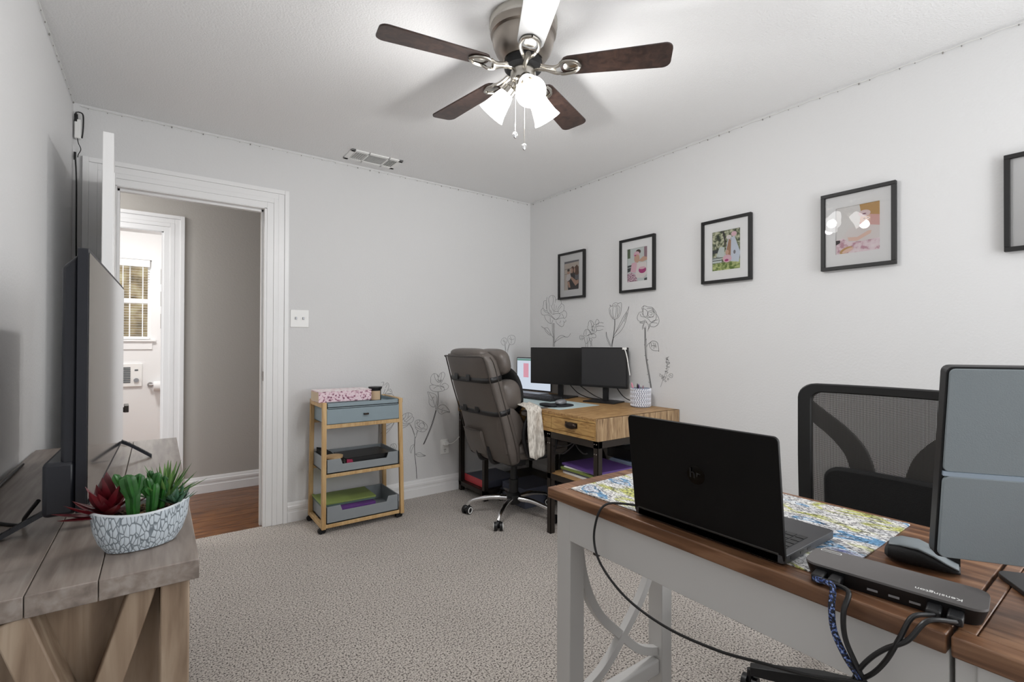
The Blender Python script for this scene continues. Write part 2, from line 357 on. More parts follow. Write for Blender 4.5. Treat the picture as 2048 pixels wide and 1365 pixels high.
def thing(name, label, cat, loc=(0, 0, 0), rz=0, group=None):
    o = bpy.data.objects.new(name, None); COL.objects.link(o); o.location = loc; o.rotation_euler = (0, 0, rz); o.empty_display_size = .05
    return tag(o, label, cat, group)
def struct(name, bm, mats, parent=None, **k):
    o = obj(name, bm, mats, parent, **k)
    if parent is None: o['kind'] = 'structure'
    return o
def relbox(loc): # box drawn with world coordinates into an object whose thing sits at loc
    L = Vector(loc)
    def f(bm, x0, x1, y0, y1, z0, z1, mi=0): box(bm, x0-L.x, x1-L.x, y0-L.y, y1-L.y, z0-L.z, z1-L.z, mi)
    return f
def text(name, body, size, mx, m, parent=None, depth=.0003):
    c = bpy.data.curves.new(name, 'FONT'); c.body = body; c.size = size; c.extrude = depth; c.align_x = 'CENTER'; c.align_y = 'CENTER'
    c.materials.append(M[m]); o0 = bpy.data.objects.new(name+'_src', c); COL.objects.link(o0)
    dg = bpy.context.evaluated_depsgraph_get(); me = bpy.data.meshes.new_from_object(o0.evaluated_get(dg)); bpy.data.objects.remove(o0); bpy.data.curves.remove(c)
    o = bpy.data.objects.new(name, me); COL.objects.link(o)
    if parent is not None: o.parent = parent
    o.matrix_local = mx; return o

# ------------------------------------------------------------------ room shell
bm = BM(); box(bm, XL-.1, XR+.1, YR-.1, YB+.02, -.05, 0); struct('floor', bm, 'carpet', smooth=False)
bm = BM(); box(bm, -2.6, 2.9, YB+.02, 4.60, -.05, -.006); box(bm, -1.4, .9, 4.60, 6.75, -.05, -.006); struct('floor_hall', bm, 'floorwood', smooth=False)
bm = BM()
for k in range(11):
    yy = YB+.02+.105*k; box(bm, -2.6, 2.9, yy+.0012, yy+.1038, -.006, -.001)
struct('floor_hall_boards', bm, 'floorwood', smooth=False)
bm = BM(); box(bm, XL-.15, XR+.15, YR-.15, YB+.15, HC, HC+.06); struct('ceiling', bm, 'ceil', smooth=False)
bm = BM(); box(bm, -2.6, 2.9, YB+.1, 4.62, HC, HC+.06); box(bm, -1.4, .9, 4.6, 6.8, HC, HC+.06); struct('ceiling_hall', bm, 'ceil', smooth=False)
bm = BM(); box(bm, XL-.1, XL, YR-.1, YB+.1, 0, HC); struct('wall_left', bm, 'wall', smooth=False)
bm = BM(); box(bm, XR, XR+.1, YR-.1, YB+.1, 0, HC); struct('wall_right', bm, 'wall', smooth=False)
DX0, DX1, DZ = -.205, .556, 2.045      # doorway
bm = BM(); box(bm, XL, DX0, YB, YB+.11, 0, HC); box(bm, DX1, XR, YB, YB+.11, 0, HC); box(bm, DX0, DX1, YB, YB+.11, DZ, HC)
struct('wall_back', bm, 'wall', smooth=False)
# rear wall; its unseen window is added and placed for fill light
WX0, WX1, WZ0, WZ1 = .75, 2.55, .75, 2.15
bm = BM(); box(bm, XL, WX0, YR-.1, YR, 0, HC); box(bm, WX1, XR, YR-.1, YR, 0, HC); box(bm, WX0, WX1, YR-.1, YR, 0, WZ0); box(bm, WX0, WX1, YR-.1, YR, WZ1, HC)
struct('wall_rear', bm, 'wall', smooth=False)
bm = BM()
for a in ((WX0-.07, WX1+.07, WZ1, WZ1+.07), (WX0-.07, WX1+.07, WZ0-.07, WZ0), (WX0-.07, WX0, WZ0, WZ1), (WX1, WX1+.07, WZ0, WZ1), ((WX0+WX1)/2-.02, (WX0+WX1)/2+.02, WZ0, WZ1)):
    box(bm, a[0], a[1], YR-.02, YR+.015, a[2], a[3])
w1 = struct('fill_window', bm, 'trim', bevel=.003)
bm = BM(); face(bm, [(WX0, YR-.05, WZ0), (WX1, YR-.05, WZ0), (WX1, YR-.05, WZ1), (WX0, YR-.05, WZ1)]); obj('pane', bm, 'windowfill', w1, smooth=False)

def baseboard(name, axis, fixed, a, b, sgn, z0=0):
    # stepped moulding profile
    prof = [(0, 0), (.014, 0), (.014, .062), (.011, .066), (.011, .080), (.014, .084), (.014, .100), (.009, .108), (.007, .122), (.004, .128), (0, .128)]
    bm = BM()
    if axis == 'x': prism(bm, [(fixed+sgn*d, z+z0) for d, z in prof], 'x', a, b)
    else: prism(bm, [(fixed+sgn*d, z+z0) for d, z in prof], 'y', a, b)
    return struct(name, bm, 'trim', ang=20)
baseboard('baseboard_back', 'x', YB, DX1+.13, XR, -1)
baseboard('baseboard_right', 'y', XR, YR, YB-.015, -1)
baseboard('baseboard_left', 'y', XL, YR, YB-.015, 1)
baseboard('baseboard_hall', 'x', 4.48, .168, 2.8, -1)
# door casings
def casing(name, x0, x1, z1, y, w, sgn, d=.016):
    bm = BM(); st = [(0, .30, d*.55), (.30, .52, d*.8), (.52, .80, d*.72), (.80, 1.0, d*1.2)]
    for u0, u1, t in st:
        a, b = w*u0, w*u1; ya, yb = sorted((y, y+sgn*t))
        box(bm, x0-b, x0-a, ya, yb, 0, z1+b); box(bm, x1+a, x1+b, ya, yb, 0, z1+b); box(bm, x0-a, x1+a, ya, yb, z1+a, z1+b)
    return bm
struct('trim_1', casing('c', DX0, DX1, DZ-.01, YB, .128, -1), 'trim', bevel=.0015)
bm = BM(); box(bm, DX0, DX0+.014, YB-.006, YB+.12, 0, DZ); box(bm, DX1-.014, DX1, YB-.006, YB+.12, 0, DZ); box(bm, DX0, DX1, YB-.006, YB+.12, DZ-.014, DZ)
box(bm, DX1-.026, DX1-.014, YB+.036, YB+.07, 0, DZ-.014); box(bm, DX0+.014, DX0+.026, YB+.036, YB+.07, 0, DZ-.014); box(bm, DX0, DX1, YB+.036, YB+.07, DZ-.028, DZ-.014)
jb = struct('trim_2', bm, 'trim', bevel=.001)
bm = BM(); box(bm, DX1-.0155, DX1-.0135, YB+.004, YB+.030, .93, .99); obj('strike_plate', bm, 'nickel', jb)
# hall
HY = 4.48
bm = BM(); box(bm, .027, 2.9, HY, HY+.11, 0, HC); box(bm, -2.6, -.80, HY, HY+.11, 0, HC); box(bm, -.80, .027, HY, HY+.11, 2.013, HC)
struct('wall_hall', bm, 'hallwall', smooth=False)
bm = BM(); box(bm, 2.8, 2.9, YB+.1, HY, 0, HC); box(bm, -2.7, -2.6, YB+.1, HY, 0, HC); struct('wall_hall_end', bm, 'hallwall', smooth=False)
struct('trim_3', casing('c', -.80, .027, 2.005, HY, .13, -1), 'trim', bevel=.0015)
bm = BM(); box(bm, -.80, -.786, HY-.004, HY+.12, 0, 2.013); box(bm, .013, .027, HY-.004, HY+.12, 0, 2.013); box(bm, -.80, .027, HY-.004, HY+.12, 2.0, 2.013)
jb2 = struct('trim_4', bm, 'trim')
bm = BM()
for z in (1.62, 1.45, 1.28):
    box(bm, .0105, .0130, HY+.06, HY+.10, z, z+.11)
obj('hinge', bm, 'nickel', jb2)
# bathroom beyond
BY = 6.6
bm = BM(); box(bm, -1.5, -.62, BY, BY+.1, 0, HC); box(bm, -.065, .9, BY, BY+.1, 0, HC); box(bm, -.62, -.065, BY, BY+.1, 0, 1.205); box(bm, -.62, -.065, BY, BY+.1, 2.073, HC)
struct('wall_bathroom', bm, 'bathwall', smooth=False)
bm = BM(); box(bm, .8, .9, HY+.1, BY, 0, HC); box(bm, -1.5, -1.4, HY+.1, BY, 0, HC); struct('wall_bathroom_side', bm, 'bathwall', smooth=False)
bm = BM(); box(bm, -.66, -.025, BY-.035, BY, 1.185, 1.205); box(bm, -.64, -.055, BY-.014, BY, 1.10, 1.185)
for a in ((-.62, -.585, 1.205, 2.073), (-.10, -.065, 1.205, 2.073), (-.585, -.10, 2.03, 2.073), (-.585, -.10, 1.205, 1.24), (-.585, -.10, 1.60, 1.65)):
    box(bm, a[0], a[1], BY+.04, BY+.08, a[2], a[3])
for x in (-.26, -.44): box(bm, x, x+.012, BY+.05, BY+.07, 1.24, 2.03)
w2 = struct('window_2', bm, 'trim', bevel=.002)
bm = BM(); face(bm, [(-.6, BY+.06, 1.22), (-.08, BY+.06, 1.22), (-.08, BY+.06, 2.05), (-.6, BY+.06, 2.05)]); obj('pane', bm, 'glass', w2, smooth=False)
bl = thing('window_blind', 'white horizontal slat blind over the bathroom window', 'blind', (-.34, BY+.02, 2.07))
bm = BM()
z = -.09
while z > -.84:
    box(bm, -.245, .255, -.018, .018, z, z+.0015, mx=Matrix.Rotation(R(6), 4, 'X')); z -= .028
obj('slats', bm, 'white', bl, smooth=False)
bm = BM(); box(bm, -.25, .26, -.022, .022, -.075, 0); obj('valance', bm, 'white', bl, bevel=.003)
bm = BM(); box(bm, -.25, .26, -.02, .02, -.86, -.842); obj('bottom_rail', bm, 'white', bl, bevel=.002)
# fence outside the bathroom window
bm = BM()
for k in range(16): box(bm, -2.6+k*.22, -2.6+k*.22+.21, 8.6, 8.63, 0, 2.5)
tag(obj('garden_fence', bm, 'foliage', smooth=False), 'tan board fence seen through the blind of the bathroom window', 'fence')
bm = BM(); box(bm, -6, 5, 6.8, 12, -.1, -.02); struct('ground', bm, 'foliage', smooth=False)
# wall heater, toilet roll, towel bar
t = thing('wall_heater', 'white wall heater with a dark grille under the bathroom window', 'heater', (-.34, BY, .70))
bm = BM(); box(bm, -.2, .2, -.022, 0, 0, .25); obj('faceplate', bm, 'white', t, bevel=.006)
bm = BM()
for k in range(9): box(bm, -.17, .10, -.027, -.020, .045+k*.019, .058+k*.019)
obj('grille', bm, 'greyplastic', t, smooth=False)
bm = BM(); cyl(bm, (.15, -.022, .07), (.15, -.04, .07), .022); obj('dial', bm, 'silver', t)
bm = BM(); box(bm, .135, .165, -.026, -.02, .17, .185); obj('switch', bm, 'greyplastic', t)
t = thing('toilet_roll_holder', 'chrome toilet roll holder on the bathroom wall', 'toilet roll holder', (-.07, BY, .715))
bm = BM(); cyl(bm, (0, 0, 0), (0, -.015, 0), .03, .026); cyl(bm, (0, -.012, 0), (0, -.06, 0), .012); obj('mount', bm, 'chrome', t)
bm = BM(); cyl(bm, (-.01, -.06, 0), (.16, -.06, 0), .008); obj('arm', bm, 'chrome', t)
bm = BM(); cyl(bm, (.03, 0, 0), (.135, 0, 0), .055, seg=28); o = obj('toilet_roll', bm, 'paper', None); o.location = (-.07, BY-.07, .70); tag(o, 'white toilet paper roll on the chrome holder', 'toilet paper')

# ------------------------------------------------------------------ room door (open)
dl = (-.213, YB-.03, 0)
t = thing('door_1', None, None, dl); t['kind'] = 'structure'
ang = math.atan2(2.58-(YB-.03), -.172-(-.213))
t.rotation_euler = (0, 0, ang)
L_ = math.hypot(2.58-(YB-.03), .041)
bm = BM(); box(bm, 0.0, L_, -.018, .018, .012, 2.035)
for x0, x1, z0, z1 in ((.10, .36, .2, .95), (.44, L_-.1, .2, .95), (.10, .36, 1.1, 1.9), (.44, L_-.1, 1.1, 1.9)):
    box(bm, x0, x1, -.021, .021, z0, z1)
obj('door_panel', bm, 'doorp', t, bevel=.002)
for s in (-1, 1):
    bm = BM(); cyl(bm, (L_-.06, s*.018, .885), (L_-.06, s*.026, .885), .030, seg=28); cyl(bm, (L_-.06, s*.02, .885), (L_-.06, s*.062, .885), .011)
    box(bm, L_-.15, L_-.046, min(s*.058, s*.074), max(s*.058, s*.074), .874, .902); obj('lever_handle', bm, 'steel', t, bevel=.002)
for z in (.25, 1.0, 1.79):
    bm = BM(); cyl(bm, (-.012, -.022, z-.045), (-.012, -.022, z+.045), .007); box(bm, -.012, .03, -.0215, -.018, z-.045, z+.045); box(bm, -.05, -.012, -.024, -.021, z-.045, z+.045)
    cyl(bm, (-.012, -.022, z+.045), (-.012, -.022, z+.055), .009); obj('hinge', bm, 'brass', t)

# ------------------------------------------------------------------ ceiling vent
t = thing('ceiling_vent', 'white slotted ceiling register above the doorway wall', 'vent', (1.184, 3.247, HC))
bm = BM()
hw, hd = .178, .094
for a in ((-hw, hw, -hd, -hd+.028), (-hw, hw, hd-.028, hd), (-hw, -hw+.03, -hd, hd), (hw-.03, hw, -hd, hd), (-.062, -.052, -hd, hd), (.075, .085, -hd, hd)):
    box(bm, a[0], a[1], a[2], a[3], -.009, 0)
obj('frame', bm, 'white', t, bevel=.002)
bm = BM()
def slat(x, y0, y1, tilt):
    box(bm, -.006, .006, y0, y1, -.0008, .0008, mx=Matrix.Translation((x, 0, -.004)) @ Matrix.Rotation(tilt, 4, 'Y'))
for k in range(6): slat(-.142+k*.0145, -.066, .066, R(60))
for k in range(6): slat(.095+k*.0105, -.066, .066, R(-30))
for k in range(11): box(bm, -.052, .075, -.0055, .0055, -.0006, .0006, mx=Matrix.Translation((0, -.06+k*.012, -.004)) @ Matrix.Rotation(R(40), 4, 'X'))
obj('slats', bm, 'white', t, smooth=False)
bm = BM(); box(bm, -.15, .15, -.068, .068, -.0012, -.0004); obj('duct_dark', bm, 'blackm', t, smooth=False)  # black sheet stands in for the shade inside the duct

# ------------------------------------------------------------------ ceiling fan
FX, FY = 1.150, 1.510
fan = thing('ceiling_fan', 'brushed nickel ceiling fan with walnut blades and three lit glass shades', 'ceiling fan', (FX, FY, HC))
bm = BM(); lathe(bm, [(.001, 0), (.131, 0), (.134, -.006), (.134, -.028), (.130, -.034)], 48); obj('ceiling_plate', bm, 'nickel_l', fan)
bm = BM(); lathe(bm, [(.130, -.034), (.131, -.05), (.128, -.062), (.120, -.068), (.121, -.078), (.118, -.10), (.108, -.125), (.094, -.145), (.078, -.158), (.001, -.160)], 48); obj('motor_housing', bm, 'nickel', fan)
bm = BM(); lathe(bm, [(.07, -.150), (.074, -.165), (.074, -.190), (.066, -.196), (.001, -.196)], 40); obj('flywheel', bm, 'blackm', fan)
bm = BM(); lathe(bm, [(.050, -.190), (.050, -.228), (.044, -.238), (.034, -.244), (.034, -.262), (.020, -.272), (.001, -.274)], 40); obj('switch_housing', bm, 'nickel_l', fan)
BZ = -.192
for k in range(5):
    a = R(25+72*k); rot = Matrix.Rotation(a, 4, 'Z')
    tilt = Matrix.Translation((.17, 0, BZ)) @ Matrix.Rotation(R(-9), 4, 'X') @ Matrix.Translation((-.17, 0, -BZ))
    pl = []
    for i in range(7): th = R(90+180*i/6); pl.append((.175+.030*math.cos(th), .048*math.sin(th)))
    tip = []
    for i in range(7): th = R(-90+90*i/6); tip.append((.530+.03*math.cos(th), -.032+.03*math.sin(th)))
    for i in range(7): th = R(0+90*i/6); tip.append((.530+.03*math.cos(th), .032+.03*math.sin(th)))
    poly = pl+tip
    bm = BM(); A = []; B = []
    for (u, v) in poly:
        A.append(bm.verts.new(rot @ tilt @ Vector((u, v, BZ-.003)))); B.append(bm.verts.new(rot @ tilt @ Vector((u, v, BZ+.003))))
    n = len(poly); bm.faces.new(A[::-1]); bm.faces.new(B)
    for i in range(n): bm.faces.new((A[i], A[(i+1) % n], B[(i+1) % n], B[i]))
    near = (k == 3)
    o = obj('blade', bm, 'blade_bright' if near else 'blade', fan, bevel=.001)
    o['label'] = 'blade coloured pale for its bright look, reaching out of the frame' if near else 'dark walnut blade'
    # blade iron
    bm = BM()
    for s in (-1, 1):
        P = smoothpts([(.066, s*.010, BZ+.006), (.10, s*.014, BZ-.006), (.13, s*.022, BZ-.014), (.165, s*.034, BZ-.008), (.205, s*.026, BZ-.008), (.222, 0, BZ-.008)], 5)
        tube(bm, [rot @ (tilt @ p if i > 12 else p) for i, p in enumerate(P)], .0065, 8)
    tri = smoothpts([(.168, -.020, 0), (.205, -.016, 0), (.214, 0, 0), (.205, .016, 0), (.168, .020, 0), (.158, 0, 0)], 4, True)
    top = [bm.verts.new(rot @ tilt @ Vector((p.x, p.y, BZ-.006))) for p in tri]; c0 = bm.verts.new(rot @ tilt @ Vector((.187, 0, BZ-.012)))
    for i in range(len(top)): bm.faces.new((top[i], top[(i+1) % len(top)], c0))
    P = [rot @ Vector(p) for p in ((.05, 0, BZ+.002), (.09, 0, BZ-.004), (.13, 0, BZ-.014))]; tube(bm, P, .011, 8)
    obj('blade_iron', bm, 'nickel_l', fan)
SH = []
for az in (245, 5, 125):
    a = R(az); d = Vector((math.cos(a)*math.cos(R(48)), math.sin(a)*math.cos(R(48)), -math.sin(R(48))))
    p0 = Vector((math.cos(a)*.030, math.sin(a)*.030, -.232)); neck = p0+d*.045
    mx = Matrix.Translation(neck) @ d.to_track_quat('Z', 'Y').to_matrix().to_4x4()
    bm = BM(); tube(bm, [p0-d*.01, p0+d*.02, neck], .013, 12); lathe(bm, [(.016, -.02), (.027, -.012), (.029, .012), (.024, .014)], 24, mx); so = obj('lamp_socket', bm, 'nickel_l', fan)
    bm = BM()
    lathe(bm, [(.024, .004), (.030, .016), (.036, .035), (.041, .06), (.048, .09), (.057, .112), (.0555, .1125), (.046, .09), (.039, .06), (.034, .035), (.028, .018), (.022, .008)], 32, mx)
    sh = obj('lamp_shade', bm, 'shade', fan)
    bm = BM(); sell(bm, mx @ Vector((0, 0, .055)), .024, .024, .024, 2); obj('light_bulb', bm, 'shade', sh)
    SH.append(fan.location + (mx @ Vector((0, 0, .125))))
def chain(off, z1, nm):
    bm = BM(); x, y = off; z = -.235
    while z > z1:
        cyl(bm, (x, y, z), (x, y, z-.0035), .0016, seg=6); z -= .0045
    cyl(bm, (x, y, -.235), (x, y, z1), .0006, seg=5)
    c = obj('pull_chain', bm, 'nickel_l', fan)
    bm = BM(); sell(bm, (x, y, z1-.012), .010, .006, .014, 2); obj('fob', bm, 'chrome', c)
chain((-.045, -.010), -.452, 'a'); chain((-.028, -.045), -.505, 'b')
for i, p in enumerate(SH):
    l = bpy.data.lights.new('shade_light', 'POINT'); l.energy = 10.5; l.color = (1, .99, .98); l.shadow_soft_size = .03
    o = bpy.data.objects.new('shade_light', l); COL.objects.link(o); o.location = p
# fill light added at the unseen rear window; hall and bathroom lamps
def area(name, loc, rot, sx, sy, e, c=(1, 1, 1)):
    l = bpy.data.lights.new(name, 'AREA'); l.shape = 'RECTANGLE'; l.size = sx; l.size_y = sy; l.energy = e; l.color = c
    o = bpy.data.objects.new(name, l); COL.objects.link(o); o.location = loc; o.rotation_euler = rot; return o
area('rear_fill', ((WX0+WX1)/2, YR-.03, (WZ0+WZ1)/2), (R(104), 0, R(38)), 1.7, 1.35, 44, (.98, .99, 1))  # added fill lamp, aimed up and towards the left wall
t = thing('hall_ceiling_light', 'flat white ceiling light in the hallway', 'ceiling light', (-1.0, 3.98, HC))
bm = BM(); lathe(bm, [(.001, 0), (.16, 0), (.16, -.02), (.001, -.022)], 32); obj('light_base', bm, 'white', t)
bm = BM(); lathe(bm, [(.15, -.022), (.14, -.05), (.08, -.075), (.001, -.08)], 32); obj('lamp_shade', bm, emis('hall_lamp', (1, .96, .91, 1), 62), t)
t = thing('bathroom_ceiling_light', 'flat white ceiling light in the bathroom', 'ceiling light', (-.35, 5.5, HC))
bm = BM(); lathe(bm, [(.001, 0), (.16, 0), (.16, -.02), (.001, -.022)], 32); obj('light_base', bm, 'white', t)
bm = BM(); lathe(bm, [(.15, -.022), (.14, -.05), (.08, -.075), (.001, -.08)], 32); obj('lamp_shade', bm, emis('bath_lamp', (1, .98, .96, 1), 95), t)

# ------------------------------------------------------------------ string lights along the ceiling edge
def string_lights(name, label, p0, p1, n):
    p0 = Vector(p0); p1 = Vector(p1); t = thing(name, label, 'string lights', p0, group='clear string lights tacked under the ceiling')
    d = p1-p0; L = d.length; pts = []
    for i in range(int(L/.05)+1): q = d*(i*.05/L); pts.append(q+Vector((0, 0, -.004*(i % 2))))
    bm = BM(); tube(bm, pts, .0022, 6); obj('wire', bm, 'wirewhite', t)
    bm = BM()
    for i in range(n): q = d*((i+.5+random.uniform(-.3, .3))/n); k_ = random.choice((.6, .6, .8, 1.1)); sell(bm, q+Vector((0, 0, -.008)), .0030*k_, .0030*k_, .0050*k_, 2, nu=8, nv=6)
    o = obj('bulbs', bm, 'dots', t); o['kind'] = 'stuff'
string_lights('string_lights', 'clear string lights tacked along the top of the doorway wall', (XL+.03, YB-.006, HC-.012), (XR-.01, YB-.006, HC-.012), 40)
string_lights('string_lights', 'clear string lights tacked along the top of the wall with framed photographs', (XR-.006, YB-.02, HC-.012), (XR-.006, YR+.05, HC-.012), 56)
string_lights('string_lights', 'clear string lights tacked along the top of the wall behind the television', (XL+.006, YR+.05, HC-.012), (XL+.006, YB-.02, HC-.012), 50)
t = thing('power_adapter', 'small white power adapter hung with black leads in the room corner', 'power adapter', (XL+.02, YB-.02, 2.30))
bm = BM(); box(bm, -.012, .014, -.018, .012, -.055, .045); obj('body', bm, 'white', t, bevel=.004)
bm = BM(); tube(bm, smoothpts([(-.006, -.012, .04), (-.006, -.014, .075), (.008, -.012, .083), (.022, -.012, .07), (.022, -.010, .0), (.018, -.01, -.05)], 6), .0035, 8)
cyl(bm, (-.006, -.012, .03), (-.006, -.012, .07), .008)
tube(bm, smoothpts([(0, -.01, -.055), (.004, -.01, -.08), (.014, -.01, -.11), (.004, -.01, -.14), (.002, -.01, -.155)], 6), .002, 6)
obj('lead', bm, 'cable', t)
bm = BM(); tube(bm, smoothpts([(XL+.012, YB-.03, 2.15), (XL+.018, YB-.03, 2.0), (XL+.020, YB-.03, 1.6), (XL+.03, YB-.04, 1.2), (XL+.03, YB-.05, .8)], 8), .0035, 8)
box(bm, XL+.006, XL+.016, YB-.036, YB-.024, 2.13, 2.17)
tag(obj('power_cable', bm, 'cable'), 'black cable running down the corner behind the television', 'cable')

# ------------------------------------------------------------------ switch, outlet
t = thing('light_switch', 'white double light switch plate beside the doorway', 'light switch', (.755, YB, 1.335))
bm = BM(); box(bm, -.058, .058, -.006, 0, -.058, .058); obj('faceplate', bm, 'white', t, bevel=.003)
for x in (-.023, .023):
    bm = BM(); box(bm, x-.005, x+.005, -.016, -.004, -.006, .010); o = obj('toggle', bm, 'silver', t, bevel=.001)
t = thing('wall_outlet', 'white wall outlet low beside the wooden desk', 'outlet', (1.842, YB, .355))
bm = BM(); box(bm, -.036, .036, -.006, 0, -.058, .058); obj('faceplate', bm, 'white', t, bevel=.003)
bm = BM(); box(bm, -.008, -.005, -.0072, -.005, -.03, -.018); box(bm, .005, .008, -.0072, -.005, -.03, -.018); cyl(bm, (0, -.0075, -.04), (0, -.005, -.04), .003, seg=8); obj('slots', bm, 'black', t)
bm = BM(); box(bm, 1.825, 1.86, YB-.035, YB-.006, .37, .395); tube(bm, smoothpts([(1.85, YB-.03, .382), (1.89, YB-.035, .38), (1.93, YB-.03, .40), (1.99, YB-.02, .44), (2.05, YB-.015, .45)], 6), .004, 8)
tag(obj('plug_cord', bm, 'white', bevel=.001), 'white plug and cord in the outlet by the wooden desk', 'cord')

# ------------------------------------------------------------------ framed photographs on the right wall
FRY = [(3.030, 2.722), (2.366, 2.061), (1.7135, 1.405), (1.0505, .745), (.3995, .093)]
def blob(cx, cy, rx, ry, n=14, rot=0):
    return [(cx+rx*math.cos(t)*math.cos(rot)-ry*math.sin(t)*math.sin(rot), cy+rx*math.cos(t)*math.sin(rot)+ry*math.sin(t)*math.cos(rot)) for t in [2*math.pi*i/n for i in range(n)]]
def pm(name, rgb): 
    if name not in M: M[name] = mat(name, srgb(*rgb), .6)
    return name
def photo_bg(name, stops, scale): 
    M[name] = ramp_noise_mat(name, 'noise', scale, stops, .6); return name
def framed(idx, label, art):
    y1, y0 = FRY[idx]; yc = (y0+y1)/2; zc = 1.7285; W = y1-y0; H = .378
    t = thing('picture_frame', label, 'picture', (XR-.004, yc, zc), group='black framed photographs on the wall')
    bm = BM(); a, b, f = W/2, H/2, .017
    for q in ((-a, a, b-f, b), (-a, a, -b, -b+f), (-a, -a+f, -b+f, b-f), (a-f, a, -b+f, b-f)):
        box(bm, -.022, 0, q[0], q[1], q[2], q[3])
    obj('frame', bm, 'frame', t, bevel=.001)
    iw, ih = art['size']
    bm = BM()
    for q in ((-a+f, a-f, ih/2, b-f), (-a+f, a-f, -b+f, -ih/2), (-a+f, -iw/2, -ih/2, ih/2), (iw/2, a-f, -ih/2, ih/2)):
        box(bm, -.010, -.008, q[0], q[1], q[2], q[3])
    obj('mat_board', bm, 'matboard', t, smooth=False)
    # the print: u 0..1 left to right, v 0..1 bottom to top
    bm = BM(); mats = []; 
    def P(u, v, k): return (-.0065-.0001*k, iw/2-u*iw, -ih/2+v*ih)
    for k, (mn, poly) in enumerate(art['polys']):
        if mn not in mats: mats.append(mn)
        poly = [(min(1, max(0, u)), min(1, max(0, v))) for u, v in poly]
        try: face(bm, [P(u, v, k) for u, v in poly], mats.index(mn))
        except ValueError: pass
    obj('photograph', bm, mats, t, smooth=False)
    bm = BM(); face(bm, [(-.015, -a+f, -b+f), (-.015, -a+f, b-f), (-.015, a-f, b-f), (-.015, a-f, -b+f)]); g_ = obj('glass', bm, 'glass', t, smooth=False); g_.data.polygons[0].normal.x > 0 and g_.data.flip_normals()
full = [(0, 0), (1, 0), (1, 1), (0, 1)]
pm('sand', (214, 203, 192)); pm('sand_d', (168, 156, 146)); pm('dk', (52, 44, 46)); pm('skin', (206, 168, 146)); pm('hair', (104, 72, 54)); pm('hair2', (74, 54, 44)); pm('whitecloth', (228, 222, 220)); pm('greyp', (120, 118, 124))
pm('mag', (176, 52, 122)); pm('pinkp', (226, 188, 200)); pm('pale', (206, 214, 212)); pm('greenp', (86, 104, 72)); pm('darkg', (60, 66, 66)); pm('tent', (206, 214, 226)); pm('tan', (168, 128, 100)); pm('maroon', (120, 60, 88)); pm('mauve', (150, 120, 130))
pm('gold', (196, 156, 96)); pm('rosy', (222, 178, 172)); pm('blush', (232, 212, 214)); pm('skinb', (232, 200, 184)); pm('lightbg', (226, 224, 222))
photo_bg('leafy', [(.38, srgb(48, 58, 44)), (.5, srgb(122, 130, 98)), (.62, srgb(206, 206, 180))], 55)
photo_bg('grass', [(.4, srgb(96, 122, 46)), (.6, srgb(196, 204, 140))], 70)
photo_bg('blanket', [(.4, srgb(196, 150, 165)), (.5, srgb(234, 216, 222)), (.7, srgb(240, 230, 232))], 40)
photo_bg('speck', [(.42, srgb(110, 50, 84)), (.55, srgb(226, 200, 210))], 130)
framed(0, 'black framed photo of a couple holding a child, nearest the room corner', {'size': (.172, .232), 'polys': [
    ('sand', full), ('sand_d', [(0, .72), (1, .74), (1, .78), (0, .75)]), ('sand_d', [(0, .55), (.3, .56), (.3, .58), (0, .57)]), ('greyp', [(0, .93), (1, .95), (1, 1), (0, 1)]),
    ('dk', [(.25, 0), (.95, 0), (.98, .3), (.8, .55), (.55, .68), (.4, .55), (.38, .35), (.22, .3)]),
    ('greyp', [(.72, .35), (1, .3), (1, .6), (.85, .62), (.72, .5)]), ('hair', blob(.56, .68, .12, .13)), ('skin', blob(.50, .66, .08, .09)), ('hair', [(.68, .55), (.72, .78), (.85, .84), (.96, .74), (.98, .52), (.85, .48), (.75, .5)]), ('skin', blob(.69, .66, .05, .09)),
    ('skin', [(.4, .42), (.75, .12), (.95, .2), (.96, .32), (.8, .3), (.5, .45)]), ('skin', blob(.28, .63, .09, .09)), ('hair2', blob(.28, .69, .09, .045)), ('whitecloth', [(.1, .38), (.2, .55), (.4, .56), (.46, .44), (.36, .34), (.2, .32)]), ('skin', [(.2, .28), (.34, .3), (.42, .08), (.3, .08)])]})
framed(1, 'black framed photo of a pink dressed baby with a cake', {'size': (.172, .232), 'polys': [
    ('pale', full), ('greenp', [(0, .72), (.14, .72), (.14, 1), (0, 1)]), ('mauve', [(.84, .68), (1, .68), (1, 1), (.84, 1)]), ('darkg', [(0, .3), (.25, .33), (.25, .52), (0, .5)]), ('pale', [(0, .42), (.3, .44), (.3, .46), (0, .44)]),
    ('speck', [(0, 0), (.5, 0), (.45, .2), (.2, .28), (0, .25)]), ('hair2', blob(.55, .88, .13, .07)), ('pinkp', blob(.47, .80, .16, .10)), ('skin', blob(.48, .68, .14, .13)), ('mag', blob(.40, .78, .05, .02)), ('skin', [(.55, .6), (.8, .72), (1, .68), (1, .6), (.75, .56)]),
    ('pinkp', [(.15, .3), (.22, .56), (.45, .58), (.52, .4), (.4, .26)]), ('whitecloth', [(.4, .15), (.5, .55), (.95, .55), (1, .2), (.8, .08), (.5, .1)]), ('mag', blob(.76, .32, .19, .10)), ('pinkp', blob(.75, .38, .16, .04)), ('darkg', [(.85, 0), (1, 0), (1, .08), (.85, .06)])]})
